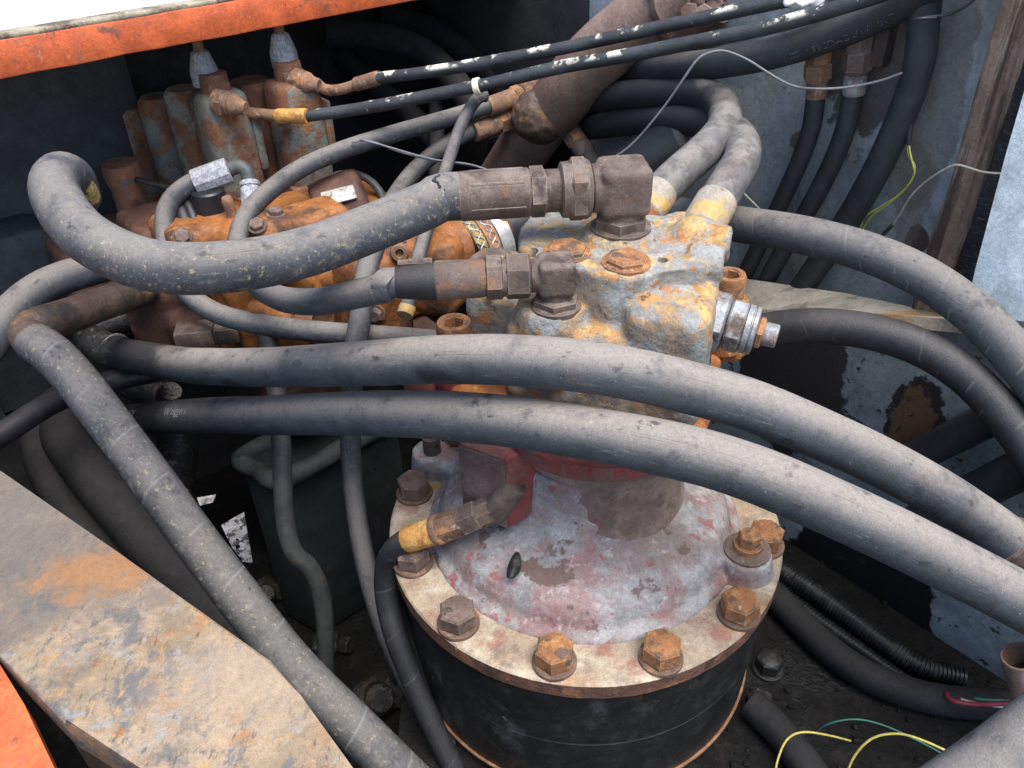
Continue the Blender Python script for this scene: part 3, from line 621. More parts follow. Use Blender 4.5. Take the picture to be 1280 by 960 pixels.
# folded web under the plate
web = [Z(78, 905, ZP - .03), Z(205, 974, ZP - .03), Z(330, 1112, ZP - .03)]
bm = bmesh.new()
for i in range(2): extrude_poly(bm, [web[i], web[i + 1], web[i + 1] + DNZ * .2, web[i] + DNZ * .2], Vector((.004, .006, 0)))
obj('web', bm, M['bracket_side'], br)
bm = bmesh.new()
g = plate(.14, [(-300, 480), (-14, 808), (30, 880), (75, 975), (160, 1150), (-300, 1150)])
extrude_poly(bm, g, (0, 0, -.02), .003)
tag(obj('orange_panel', bm, M['orange']), 'bright orange painted panel corner at the bottom left', 'panel')

# ================================================================== THE SWING MOTOR
mot = thing('swing_motor', (0, 0, FLOOR), 'rusty grey hydraulic swing motor on a black round gearbox ringed with bolts', 'motor')
O = Vector((0, 0, 0))
bm = bmesh.new()
lathe(bm, O, UPZ, [(FLOOR, .182), (-.190, .181), (-.188, .185), (-.104, .188), (-.103, .1872), (-.102, .1872), (-.101, .1885), (-.06, .1893), (-.0195, .190)], 96)
obj('gearbox_barrel', bm, M['barrel'], mot)
bm = bmesh.new(); lathe(bm, O, UPZ, [(-.188, .1838), (-.1872, .1875), (-.1852, .1875), (-.1844, .1838)], 96); obj('gasket', bm, M['gasket'], mot)
bm = bmesh.new(); lathe(bm, O, UPZ, [(-.0195, .150), (-.0195, .1945), (-.0183, .1962), (-.0022, .1966)], 128, cap=False)
for v in bm.verts: v.co += Vector((v.co.x, v.co.y, 0)).normalized() * .0009 * mnoise.noise(v.co * 70)
obj('flange_rim', bm, M['rim'], mot)
bm = bmesh.new(); lathe(bm, O, UPZ, [(-.0023, .1965), (-.0006, .1950), (0, .1925), (.0004, .165), (0, .12)], 128, cap=False)
for v in bm.verts: v.co.z += .0006 * mnoise.noise(v.co * 40)
obj('flange', bm, M['flange'], mot)
# bolts on the flange ring, each where the photograph shows it
bol = [(517, 607, 'n'), (515, 694, 'n'), (572, 769, 'n'), (693, 817, 'r'), (827, 812, 'r'), (925, 757, 'r'), (957, 671, 'r')]
meR, meW = bolt_meshes(.0172, .0185, .0192, .0042, M['bolt_rust'], M['washer'])
meN = meR.copy(); meN.materials.clear(); meN.materials.append(M['bolt_brown'])
rest = [(.178 * math.cos(R(a)), .178 * math.sin(R(a))) for a in (15, 45, 75, 106, 136)]
for i, (px, py, k) in enumerate(bol):
    p = Z(px, py, .012); p.z = 0.0035
    bo = inst('bolt', meR if k == 'r' else meN, mot, p, random.uniform(0, 1.04))
    wa = bpy.data.objects.new('washer', meW); COL.objects.link(wa); wa.parent = bo; wa.location = (0, 0, -.0036)
for x, y in rest:
    bo = inst('bolt', meN, mot, (x, y, .0035), random.uniform(0, 1.04))
    wa = bpy.data.objects.new('washer', meW); COL.objects.link(wa); wa.parent = bo; wa.location = (0, 0, -.0036)
# domed gear cover with bosses
bm = bmesh.new()
lathe(bm, O, UPZ, [(-.006, .1575), (.002, .1570), (.0055, .1520), (.009, .1465), (.018, .1435), (.026, .139), (.031, .131), (.0345, .124), (.039, .110), (.043, .098), (.049, .088), (.058, .0815), (.075, .078), (.11, .076)], 96)
for px, py, rr, hh in ((933, 690, .026, .02), (538, 562, .022, .026)):
    p = Z(px, py, hh); d = Vector((p.x, p.y, 0)).normalized()
    lathe(bm, Vector((p.x, p.y, 0)), UPZ, [(-.005, rr * 1.12), (hh * .3, rr * 1.02), (hh, rr * .9)], 28)
    box(bm, Vector((p.x, p.y, hh * .45)) - d * .03, .055, rr * 1.6, hh * .85, math.atan2(d.y, d.x), .006)
dome = cast(bm, .0025, 4, .0007)
obj('gear_cover', dome, M['dome'], mot, sharp=80)
# breather plug on the right boss: flange nut ring and square stud
p = Z(934, 686, .022); p.z = .0185
bm = bmesh.new(); lathe(bm, p, UPZ, [(0, .0215), (.004, .0215), (.0055, .018), (.0055, .013)], 28); 
for v in bm.verts: v.co.z += .0008 * mnoise.noise(v.co * 200)
bpx = obj('breather_plug', bm, M['bolt_brown'], mot)
bm = bmesh.new(); lathe(bm, p, UPZ, [(.004, .0135), (.011, .013)], 20); prism(bm, p, UPZ, .010, .024, .0105, 6, .15); obj('stud', bm, M['bolt_rust'], bpx)
# stud on the left boss
p = Z(540, 560, .030); p.z = .024
bm = bmesh.new(); lathe(bm, p, UPZ, [(0, .0095), (.022, .0095), (.024, .008)], 20); obj('stud', bm, M['bolt_brown'], mot)
# broken pin stubs and a torn chip of gasket lying on the cover
p = Z(523, 666, .0); bm = bmesh.new(); ellipsoid(bm, p + Vector((0, 0, .004)), .010, .007, .006); ellipsoid(bm, p + Vector((.009, .002, .004)), .007, .006, .005)
for v in bm.verts: v.co += Vector((1, 1, 1)) * .0025 * mnoise.noise(v.co * 160)
obj('plug_head', bm, M['bolt_black'], mot)
p = Z(644, 706, .045); bm = bmesh.new(); ellipsoid(bm, p, .0058, .0145, .006, R(-12))
for v in bm.verts: v.co += Vector((1, 1, .3)) * .003 * mnoise.noise(v.co * 120)
obj('lug', bm, M['bolt_black'], mot)
# neck and red housing
bm = bmesh.new(); lathe(bm, Vector((.012, 0, 0)), UPZ, [(.046, .0860), (.050, .0845), (.056, .0825), (.066, .0800), (.112, .0790), (.116, .084), (.13, .0845), (.134, .082)], 72); obj('neck', bm, M['neck'], mot)
YAW = R(-19)
def lc(u, v, z): return Matrix.Rotation(YAW, 3, 'Z') @ Vector((u, v, z))
bm = bmesh.new(); lathe(bm, Vector((.012, 0, 0)), UPZ, [(.131, .086), (.1345, .097), (.139, .099), (.152, .099)], 72); box(bm, lc(0, .035, .143), .22, .12, .018, YAW, .006)
obj('red_housing', bm, M['red'], mot)
# port block with a chamfered foot
A_ = Z(579, 636, .062); B_ = Z(637, 661, .060); C_ = B_ + Vector((.060, .044, 0)); D_ = A_ + (C_ - B_)
bm = bmesh.new()
lo = [bm.verts.new(q) for q in (Vector((A_.x, A_.y, .062)), Vector((B_.x, B_.y, .060)), Vector((B_.x, B_.y, .060)) + (C_ - B_) * .28, Vector((C_.x, C_.y, .092)), Vector((D_.x, D_.y, .092)), Vector((A_.x, A_.y, .062)) + (D_ - A_) * .28)]
zt = .142
bm.faces.new((lo[0], lo[1], lo[2], lo[5])); bm.faces.new((lo[5], lo[2], lo[3], lo[4]))
tp = [bm.verts.new((q.x, q.y, zt)) for q in (A_, B_, C_, D_)]
bm.faces.new(tp); bm.faces.new((lo[0], lo[1], tp[1], tp[0])); bm.faces.new((lo[1], lo[2], lo[3], tp[2], tp[1])); bm.faces.new((lo[3], lo[4], tp[3], tp[2])); bm.faces.new((lo[4], lo[5], lo[0], tp[0], tp[3]))
bmesh.ops.recalc_face_normals(bm, faces=bm.faces)
bmesh.ops.bevel(bm, geom=list(bm.edges), offset=.0028, segments=2, profile=.5, affect='EDGES')
pb = obj('port_block', bm, M['red'], mot)
fd = (B_ - A_).normalized(); fn = Vector((fd.y, -fd.x, 0))
bm = bmesh.new(); extrude_poly(bm, [Vector((A_.x, A_.y, .0635)) + fd * .0015, Vector((B_.x, B_.y, .0615)) - fd * .0015, Vector((B_.x, B_.y, .140)) - fd * .0015, Vector((A_.x, A_.y, .140)) + fd * .0015], fn * .0022, .0008)
obj('face_plate', bm, M['red_brown'], pb)
# orange base plate under the motor body
def rrect(bm, u0, u1, v0, v1, z0, z1, bev):
    box(bm, lc((u0 + u1) / 2, (v0 + v1) / 2, (z0 + z1) / 2), u1 - u0, v1 - v0, z1 - z0, YAW, bev, 3)
bm = bmesh.new(); rrect(bm, -.118, .112, -.048, .10, .150, .172, .010)
ellipsoid(bm, lc(-.03, -.045, .16), .05, .022, .016, YAW); ellipsoid(bm, lc(.05, -.045, .16), .05, .022, .014, YAW)
lathe(bm, lc(.112, .11, 0), UPZ, [(.15, .021), (.20, .020)], 24)
obj('base_plate', cast(bm, .003, 5, .0012), M['plate_orange'], mot, sharp=80)
# chrome label scrap on the red housing's left side
p = Z(569, 487, .155); bm = bmesh.new(); box(bm, p, .03, .003, .018, YAW + R(20), .0008); obj('label', bm, M['chrome'], mot)
bm = bmesh.new(); box(bm, p + lc(-.032, .002, -.004), .03, .03, .03, YAW, .003); obj('red_lug', bm, M['red'], mot)
# the motor body itself: one casting
bm = bmesh.new()
rrect(bm, -.113, .096, -.004, .088, .165, .2455, .006)        # left shoulder
rrect(bm, -.064, .050, -.050, .06, .165, .249, .014)          # front shoulder
rrect(bm, .036, .104, -.046, .036, .165, .276, .013)          # boss of the relief valve
extrude_poly(bm, [lc(u, v, .20) for u, v in ((-.072, .034), (-.062, -.002), (-.012, -.020), (.022, -.033), (.046, -.024), (.062, -.006), (.091, .004), (.091, .060), (.060, .094), (-.052, .094), (-.072, .074))], (0, 0, .0945), .0045)   # machined top
lathe(bm, lc(-.026, -.026, 0), UPZ, [(.20, .034), (.250, .031), (.262, .0275)], 32)      # seat of the small elbow
lathe(bm, lc(.0145, .041, 0), UPZ, [(.25, .036), (.2965, .032), (.3005, .030)], 32)     # seat of the large elbow
ellipsoid(bm, lc(-.012, .088, .296), .024, .018, .020, YAW); ellipsoid(bm, lc(-.036, .085, .288), .03, .018, .018, YAW)
ellipsoid(bm, lc(.076, .064, .288), .024, .028, .018, YAW)
lathe(bm, lc(.075, .028, .285), Vector((1, -.3, 0)), [(0, .016), (.028, .0145)], 20); lathe(bm, lc(.075, .062, .287), Vector((1, -.3, 0)), [(0, .017), (.030, .015)], 20)
lathe(bm, lc(.066, .086, .22), UPZ, [(0, .030), (.072, .026)], 28)
lathe(bm, lc(-.055, .10, .23), UPZ, [(0, .032), (.04, .028)], 28)
holes = [(lc(-.048, -.004, .286), (0, 0, 1), .03, .0048), (lc(.0565, .006, .284), (0, 0, 1), .03, .0052)]
obj('motor_body', cast(bm, .0024, 3, .0010, holes), M['motor'], mot, sharp=80)
# low hex plugs on top
for q in (lc(-.02, -.001, .2958), lc(.03, -.006, .2958)):
    bm = bmesh.new(); lathe(bm, q, UPZ, [(-.004, .0198), (.0004, .0198), (.0006, .016)], 28); prism(bm, q, UPZ, -.002, .0058, .0168, 6, .12, .3); obj('hex_plug', bm, M['bolt_rust'], mot)
# socket-head cap screws
def cap_screw(q, r, h, nm='cap_screw'):
    bm = bmesh.new()
    lathe(bm, q, UPZ, [(-.03, r * .98), (0, r * .98), (h * .86, r), (h, r * .9), (h, r * .62)], 36, cap=False)
    d, a, b = frame(UPZ); hexr = r * .60
    # socket: round mouth stepping down into a hexagon
    mouth = [bm.verts.new(q + UPZ * (h - .0004) + (a * math.cos(2 * math.pi * k / 36) + b * math.sin(2 * math.pi * k / 36)) * r * .62) for k in range(36)]
    def hr(an): an = (an % (math.pi / 3)) - math.pi / 6; return hexr * math.cos(math.pi / 6) / math.cos(an)
    lipv = [bm.verts.new(q + UPZ * (h - .0012) + (a * math.cos(2 * math.pi * k / 36) + b * math.sin(2 * math.pi * k / 36)) * hr(2 * math.pi * k / 36)) for k in range(36)]
    flo = [bm.verts.new(q + UPZ * (h - .011) + (a * math.cos(2 * math.pi * k / 36) + b * math.sin(2 * math.pi * k / 36)) * hr(2 * math.pi * k / 36) * .96) for k in range(36)]
    for k in range(36):
        k2 = (k + 1) % 36
        bm.faces.new((mouth[k], mouth[k2], lipv[k2], lipv[k])); bm.faces.new((lipv[k], lipv[k2], flo[k2], flo[k]))
    bm.faces.new(flo)
    return obj(nm, bm, M['bolt_rust'], mot)
p = Z(567, 402, .226); cap_screw(Vector((p.x, p.y, .202)), .0162, .024)
bm = bmesh.new(); lathe(bm, Vector((p.x, p.y, 0)), UPZ, [(.14, .0205), (.195, .0172), (.2015, .0155)], 28); obj('screw_seat', bm, M['red'], mot)
p = Z(913, 342, .246); cap_screw(Vector((p.x, p.y, .222)), .0150, .024)
bm = bmesh.new(); lathe(bm, Vector((p.x, p.y, 0)), UPZ, [(.17, .021), (.220, .0195), (.2225, .017)], 28); obj('screw_seat', bm, M['plate_orange'], mot)
# relief valve cartridge out of the right boss
q0 = P(886, 399, .685); q1 = P(972, 421, .670); d = (q1 - q0).normalized(); ln = (q1 - q0).length
cv = None
bm = bmesh.new(); lathe(bm, q0, d, [(-.02, .0235), (-.002, .0235), (.0, .0225)], 36); prism(bm, q0, d, 0, ln * .26, .0252, 6, .08, .2)
cv = obj('relief_valve', bm, M['cartridge'], mot)
bm = bmesh.new(); prism(bm, q0, d, ln * .275, ln * .52, .0225, 8, .08, .1); obj('hex_nut', bm, M['cartridge'], cv)
bm = bmesh.new(); lathe(bm, q0, d, [(ln * .52, .0165), (ln * .53, .0205), (ln * .60, .0205), (ln * .61, .0185), (ln * .625, .0185), (ln * .635, .0200), (ln * .685, .0200), (ln * .70, .014)], 32); obj('lock_ring', bm, M['cartridge'], cv)
bm = bmesh.new(); prism(bm, q0, d, ln * .70, ln * .80, .0140, 6, .1, .4); obj('lock_nut', bm, M['bolt_rust'], cv)
bm = bmesh.new(); lathe(bm, q0, d, [(ln * .79, .0088), (ln * .82, .0098), (ln * .985, .0098), (ln, .0085)], 24); obj('adjuster_stud', bm, M['cartridge'], cv)

# ------------------------------------------------------------------ elbows and the hoses that end in them
def elbow(base, z0, hexr, hexh, piper, hc, half, toward):
    """screwed-in 90 degree elbow: hexagon, neck, forged block turning to the horizontal"""
    b0 = Vector((base.x, base.y, z0)); c0 = b0 + UPZ * hc
    u = Z(toward[0], toward[1], c0.z) - c0; u.z = 0; u.normalize(); s = Vector((-u.y, u.x, 0))
    bm = bmesh.new(); lathe(bm, b0, UPZ, [(-.002, hexr * 1.08), (.002, hexr * 1.08), (.003, hexr * .9)], 32)
    prism(bm, b0, UPZ, .001, hexh, hexr, 6, .09, .15)
    el = obj('elbow_fitting', bm, M['fitting'], mot)
    bm = bmesh.new()
    lathe(bm, b0, UPZ, [(hexh - .004, piper * 1.06), (hexh + .003, piper * 1.06), (hexh + .004, piper), (hc - half * .2, piper * 1.02)], 32)
    box(bm, c0, half * 2, half * 2, half * 2, math.atan2(u.y, u.x), half * .30, 4)
    lathe(bm, c0, u, [(0, piper * 1.1), (half + .006, piper * 1.1)], 32)
    obj('elbow_body', cast(bm, half / 16, 4, .0003), M['fitting'], el, sharp=80)
    bm = bmesh.new()                                          # raised forging pads
    box(bm, c0 + s * -(half + .0004), half * 1.25, .002, half * 1.3, math.atan2(u.y, u.x), .0009); obj('forging_pad', bm, M['fitting_rust'] if half < .018 else M['fitting'], el)
    bm = bmesh.new(); th = [(half + .003 + i * .0016, piper * (.93 if i % 2 else 1.0)) for i in range(6)]; lathe(bm, c0, u, th, 28); obj('thread', bm, M['fitting'], el)
    return c0, u
def hose(name, label, pts, r, m, parent=None, group=None, seg=26, step=.006, wob=.012, rfun=None, cat='hose', cap=True):
    sp = smooth_path(pts, step); bm = bmesh.new(); tube(bm, sp, r, seg, cap, wob, rfun, random.uniform(0, 50))
    o = obj(name, bm, m, parent, sharp=60)
    if parent is None: tag(o, label, cat, group)
    return o, sp
PX = lambda L_: [P(*q) for q in L_]

c0, u = elbow(Z(776, 283, .302), .301, .0236, .0135, .0180, .0365, .0206, (600, 244))
t = thing('pressure_hose', c0 + u * .13, 'thick dusty looping hose from the large brown elbow on top of the motor', 'hose')
bm = bmesh.new(); prism(bm, c0, u, .0305, .0455, .0268, 6, .10, .45); lathe(bm, c0, u, [(.028, .0225), (.031, .0245), (.0455, .0225), (.0505, .0222), (.052, .0195)], 32); obj('swivel_nut', bm, M['fitting'], t)
bm = bmesh.new(); lathe(bm, c0, u, [(.050, .0172), (.066, .0172), (.0665, .0178)], 32); prism(bm, c0, u, .064, .077, .0205, 6, .06, .1); obj('stem', bm, M['fitting'], t)
bm = bmesh.new(); lathe(bm, c0, u, [(.076, .0178), (.078, .0196), (.131, .0198), (.1335, .0192), (.1335, .015)], 40)
for k in range(6):                                            # crimp ridges
    a = 2 * math.pi * k / 6 + .25; dd, fa, fb = frame(u); n = fa * math.cos(a) + fb * math.sin(a)
    box(bm, c0 + u * .103 + n * .0194, .044, .0022, .0016, Mx=Matrix((u, n.cross(u), n)).transposed(), bev=.0006)
obj('crimp_sleeve', bm, M['fitting'], t)
h0 = c0 + u * .128
D1 = (c0 + u * .15 - CAM).dot(za)
pts = [h0, c0 + u * .150] + PX([(538, 255, D1 - .005), (470, 283, D1 - .020), (380, 316, D1 - .042), (290, 333, .592), (200, 334, .582), (138, 314, .588), (98, 287, .602), (73, 252, .63), (68, 228, .67), (78, 217, .71), (92, 224, .76), (101, 246, .82)])
_, lp = hose('rubber_hose', '', pts, .0187, M['hose_speck'], t, rfun=lambda s, f: 1.03 if s < .019 else 1.0)
bm = bmesh.new(); pth = smooth_path([c0 + u * .1495 + Vector((0, 0, 0)), c0 + u * .1515], .001)
d_, fa, fb = frame(u); cr = []
toc = (CAM - c0); toc = (toc - u * toc.dot(u)).normalized(); sid = u.cross(toc).normalized()
if sid.z < 0: sid = -sid
for k in range(40):                                           # the split in the rubber next to the sleeve
    a = R(-35 + k * 2.6); n = toc * math.cos(a) + sid * math.sin(a); cr.append(c0 + u * (.1505 + .0022 * math.sin(k * .45) + .0008 * math.sin(k * 1.3)) + n * .0191)
bm = bmesh.new(); tube(bm, cr, .0012, 6, True, .5); obj('rubber_split', bm, M['hose_gloss'], t)

c1, u1_ = elbow(Z(695, 382, .262), .2620, .0192, .0100, .0122, .0285, .0146, (520, 352))
t = thing('return_hose', c1 + u1_ * .1, 'medium dusty hose from the small rusty elbow on the motor shoulder', 'hose')
bm = bmesh.new(); prism(bm, c1, u1_, .0205, .0405, .0186, 6, .09, .3); lathe(bm, c1, u1_, [(.0395, .0155), (.0425, .0155)], 24); obj('swivel_nut', bm, M['fitting'], t)
bm = bmesh.new(); prism(bm, c1, u1_, .0420, .056, .0176, 6, .08, .05); obj('hex_collar', bm, M['fitting'], t)
bm = bmesh.new(); lathe(bm, c1, u1_, [(.055, .0135), (.058, .0152), (.094, .0158), (.096, .0145)], 30); obj('crimp_sleeve', bm, M['fitting'], t)
bm = bmesh.new(); sp = [c1 + u1_ * (.094 + i * .002) for i in range(17)]; tube(bm, sp, .0150, 26, True, .06, lambda s, f: 1.0 - .16 * f * f); obj('torn_sleeve', bm, M['hose_dark'], t)
d_, fa, fb = frame(u1_); bm = bmesh.new()
cr = [c1 + u1_ * (.097 + k * .0022) + (fb * math.sin(R(78 + 4 * math.sin(k))) * 1 + fa * math.cos(R(78))) * -.0157 * (-1 if fb.z > 0 else 1) for k in range(13)]
tube(bm, cr, .0026, 8, True, .5); obj('torn_flap', bm, M['bolt_brown'], t)
Dq = (c1 + u1_ * .145 - CAM).dot(za)
pts = [c1 + u1_ * .124, c1 + u1_ * .14] + PX([(488, 357, Dq - .002), (440, 369, Dq + .012), (395, 377, Dq + .04), (350, 373, Dq + .075), (318, 354, .84), (300, 325, .87), (299, 292, .90), (318, 256, .93), (370, 214, .97), (430, 187, 1.0), (500, 165, 1.03), (560, 148, 1.06), (612, 132, 1.08)])
hose('rubber_hose', '', pts, .0107, M['hose_thin'], t, seg=20, rfun=lambda s, f: 1.14 - .12 * min(1, f * 4))
# its far end on the big brown pipe
def line_fitting(parent, a, b, segs, m):
    """nut-and-collar fitting along the line a-b; segs = (t0, t1, radius, sides, material)"""
    d = (b - a); ln = d.length; d.normalize()
    for t0, t1, r, n, mm, nm in segs:
        bm = bmesh.new()
        if n: prism(bm, a, d, t0 * ln, t1 * ln, r, n, .1, random.random())
        else: lathe(bm, a, d, [(t0 * ln, r * .93), (t0 * ln + .0015, r), (t1 * ln - .0015, r), (t1 * ln, r * .93)], 26)
        obj(nm, bm, M[mm], parent)
line_fitting(t, P(604, 136, 1.075), P(708, 98, 1.13), [(.05, .36, .0125, 0, 'fitting_rust', 'crimp_sleeve'), (.34, .44, .0145, 6, 'fitting_rust', 'hex_collar'), (.44, .66, .0165, 6, 'fitting_rust', 'swivel_nut'), (.66, .72, .0185, 0, 'bolt_rust', 'lock_ring'), (.72, 1.0, .0165, 0, 'fitting_rust', 'adapter')], None)

# drain hose into the red port block
t = thing('drain_hose', P(500, 690, .80), 'thin black hose with an orange rusted ferrule leaving the red port block', 'hose')
e0 = Z(640, 618, .078) - fn * .004; e1 = P(592, 646, .742)
line_fitting(t, P(625, 632, .735), P(578, 652, .748), [(.0, .55, .0130, 8, 'fitting', 'elbow_block'), (.5, 1.0, .0150, 6, 'fitting', 'hex_collar')], None)
line_fitting(t, P(582, 650, .747), P(508, 675, .775), [(.0, .42, .0135, 6, 'fitting_rust', 'swivel_nut'), (.40, .50, .0150, 0, 'fitting_rust', 'lock_ring'), (.46, 1.0, .0128, 0, 'crimp_orange', 'crimp_sleeve')], None)
bm = bmesh.new(); lathe(bm, P(622, 633, .735), (P(634, 618, .728) - P(622, 633, .735)), [(-.006, .0125), (.012, .013), (.03, .0115)], 24); obj('elbow_neck', bm, M['fitting'], t)
hose('rubber_hose', '', PX([(514, 673, .772), (496, 684, .782), (484, 705, .80), (483, 745, .815), (496, 800, .82), (520, 860, .83), (552, 930, .84), (580, 985, .85)]), .0115, M['hose_black'], t, seg=20)

hose('loom_hose', 'dark hose hugging the gearbox barrel on its left side', PX([(488, 740, .875), (503, 790, .872), (525, 845, .872), (552, 910, .88), (585, 980, .89)]), .0125, M['hose_shade'], seg=20)
# the two thick hoses crossing in front
t = thing('boom_hose', P(640, 450, .62), 'upper of two thick dusty hoses crossing in front of the motor', 'hose')
_, sp2 = hose('rubber_hose', '', PX([(146, 441, .985), (170, 446, .95), (240, 457, .885), (340, 459, .80), (440, 455, .715), (540, 450, .655), (640, 450, .62), (760, 462, .605), (860, 484, .605), (940, 507, .61), (1020, 540, .62), (1100, 577, .635), (1180, 621, .65), (1240, 661, .66), (1264, 679, .663)]), .0195, M['hose'], t, seg=32)
o2 = _
o2.data.materials[0] = hose_mat('dusty_rubber_dark_left', 0.9, grime=0.3, clean=[(loc(o2, P(180, 452, .94)), .075), (loc(o2, P(300, 484, .83)), .022, (1, 1, 1.5)), (loc(o2, P(565, 470, .64)), .018, (.6, 1, 1.4))])
bm = bmesh.new(); e0 = P(1256, 672, .662); ed = (P(1300, 706, .67) - e0); lathe(bm, e0, ed, [(0, .0196), (.002, .0212), (.012, .0214), (.0135, .0200), (.016, .0200), (.16, .0200)], 36); obj('end_ferrule', bm, M['fitting'], t)
pipe = smooth_path(PX([(214, 384, 1.06), (170, 396, 1.03), (130, 404, 1.01), (113, 417, 1.0), (124, 432, .99), (150, 442, .98)]), .005)
bm = bmesh.new(); tube(bm, pipe, .0205, 26, True, .02); obj('elbow_pipe', bm, M['oily_pipe'], t)
for (qa, qb) in ((P(143, 438, .985), P(152, 442, .98)), (P(118, 425, .997), P(122, 430, .99))):
    bm = bmesh.new(); lathe(bm, qa, qb - qa, [(0, .0208), (.0004, .0216), (.0014, .0216), (.0018, .0208)], 30); obj('bright_ring', bm, M['ring'], t)
bm = bmesh.new(); k = 15; pk = sp2[k * 3]
t3 = thing('arm_hose', P(640, 527, .645), 'lower of two thick dusty hoses crossing in front of the motor, with worn print', 'hose')
_, sp3 = hose('rubber_hose', '', PX([(120, 528, 1.15), (160, 525, 1.08), (200, 522, 1.02), (270, 519, .93), (340, 519, .85), (420, 517, .77), (530, 518, .695), (640, 527, .645), (750, 544, .612), (860, 567, .59), (930, 588, .58), (1000, 616, .575), (1090, 657, .575), (1190, 706, .58), (1280, 753, .585), (1350, 792, .59), (1450, 850, .61), (1570, 930, .65), (1680, 1020, .70)]), .0205, M['hose'], t3, seg=32)
_.data.materials[0] = hose_mat('dusty_rubber_clean_left', 0.9, grime=0.25, clean=[(loc(_, P(170, 522, 1.07)), .13)])
def s_at(sp, p):
    s = 0; best = (1e9, 0)
    for i in range(len(sp)):
        if i: s += (sp[i] - sp[i - 1]).length
        q = (sp[i] - p).length
        if q < best[0]: best = (q, s)
    return best[1]
face = (CAM - P(245, 515, .98)).normalized() + UPZ * .28
text_on_tube('W riggers', .0135, sp3, .0206, s_at(sp3, P(226, 520, .985)), face, 'hose_print', t3, shear=.3)
text_on_tube('ISY', .0135, sp3, .0206, s_at(sp3, P(182, 523, 1.05)), face, 'hose_print', t3, shear=.3)

# the diagonal hose on the left
t = thing('slew_hose', P(200, 592, .74), 'thick speckled hose slanting down the left beside the rusty plate', 'hose')
hose('rubber_hose', '', PX([(44, 428, .79), (64, 442, .775), (93, 472, .765), (134, 525, .755), (186, 594, .745), (238, 666, .735), (299, 747, .725), (368, 834, .715), (442, 908, .705), (520, 985, .70), (600, 1060, .70), (690, 1150, .71)]), .0192, M['hose_wrap'], t, seg=32)
bm = bmesh.new(); tube(bm, smooth_path(PX([(182, 362, .97), (130, 379, .90), (85, 395, .85), (50, 406, .81), (37, 414, .80), (40, 424, .792), (62, 440, .777)]), .005), .0182, 26, True, .015); obj('bent_pipe', bm, M['rust_pipe'], t)

# ------------------------------------------------------------------ hoses on the right
def sleeve(parent, a, b, r, mm, nm='ferrule'):
    bm = bmesh.new(); d = b - a; ln = d.length
    lathe(bm, a, d, [(0, r * .9), (.002, r), (ln - .003, r), (ln, r * .96)], 32); obj(nm, bm, M[mm], parent)
t = thing('loop_hose', P(880, 160, .85), 'outer dusty hose looping back behind the motor top, stained ferrule', 'hose')
oh, _ = hose('rubber_hose', '', PX([(806, 262, .765), (822, 243, .775), (850, 215, .79), (885, 184, .81), (906, 155, .84), (900, 128, .88), (866, 115, .92), (810, 117, .97), (750, 122, 1.05), (680, 132, 1.17), (600, 148, 1.28)]), .0172, M['hose_red'], t)
oh.data.materials[0] = near_dust_far_shade(tuple(P(*(872, 200, .80)) - (t.location + oh.location)), .105)
sleeve(t, P(802, 268, .762), P(824, 240, .777), .0188, 'ferrule_cream')
bm = bmesh.new(); tube(bm, smooth_path([lc(.045, .082, .262), P(798, 273, .758), P(804, 266, .763)], .004), .0170, 24); obj('port_neck', bm, M['plate_orange'], mot)
t = thing('inner_loop_hose', P(920, 210, .80), 'inner dusty hose curling down to the rear corner of the motor', 'hose')
oh, _ = hose('rubber_hose', '', PX([(878, 282, .735), (892, 258, .745), (912, 226, .765), (928, 196, .79), (922, 170, .84), (890, 155, .90), (840, 149, .95), (780, 152, 1.03), (700, 165, 1.19), (620, 185, 1.32)]), .0176, M['hose_red'], t)
oh.data.materials[0] = near_dust_far_shade(tuple(P(*(905, 230, .77)) - (t.location + oh.location)), .085)
sleeve(t, P(872, 292, .732), P(897, 250, .748), .0192, 'ferrule_cream')
hose('travel_hose', 'upper wrapped grey hose arching from behind the motor to the right edge', PX([(780, 262, .93), (850, 268, .88), (920, 280, .84), (1000, 293, .79), (1080, 314, .755), (1150, 344, .73), (1215, 389, .71), (1262, 437, .70), (1320, 510, .69), (1385, 620, .69), (1420, 760, .70), (1430, 900, .72)]), .0182, M['hose_wrap_grey'], seg=32)
hose('swing_hose', 'lower black wrapped hose arching out behind the relief valve to the right', PX([(900, 432, .83), (950, 414, .81), (1010, 407, .78), (1080, 413, .755), (1150, 434, .735), (1210, 472, .72), (1262, 528, .71), (1310, 600, .70), (1352, 700, .70), (1372, 830, .71), (1375, 950, .73)]), .0167, M['hose_black'], seg=32)
hose('wall_pipe', 'dark grey hose lying low against the stained right wall', [WP(1105, 590, -.001), WP(1160, 563, 0), WP(1220, 532, .002), WP(1330, 478, .004)], .0165, M['hose_mid'], seg=26)
hose('low_wall_pipe', 'dark hose below another, at the right edge over the stained wall', [WP(1150, 650, .012), WP(1225, 612, .014), WP(1290, 580, .016), WP(1360, 545, .018)], .0185, M['hose_mid'], seg=26)
hose('corner_hose', 'pale grey dusty hose cutting across the bottom right corner', PX([(1110, 1050, .47), (1190, 1000, .465), (1262, 950, .46), (1340, 892, .455)]), .0215, M['hose'], seg=32)
# open steel tube end beside it
t = smooth_path([P(1276, 820, .60), P(1284, 850, .61), P(1300, 900, .63)], .005)
bm = bmesh.new(); tube(bm, t, .0135, 26, False, .02); lathe(bm, t[0], t[0] - t[1], [(0, .0135), (.0008, .0130), (.0004, .0118), (-.02, .0116)], 26, cap=False); tag(obj('open_tube', bm, M['exhaust']), 'open rusty tube end above the corner hose at bottom right', 'tube')

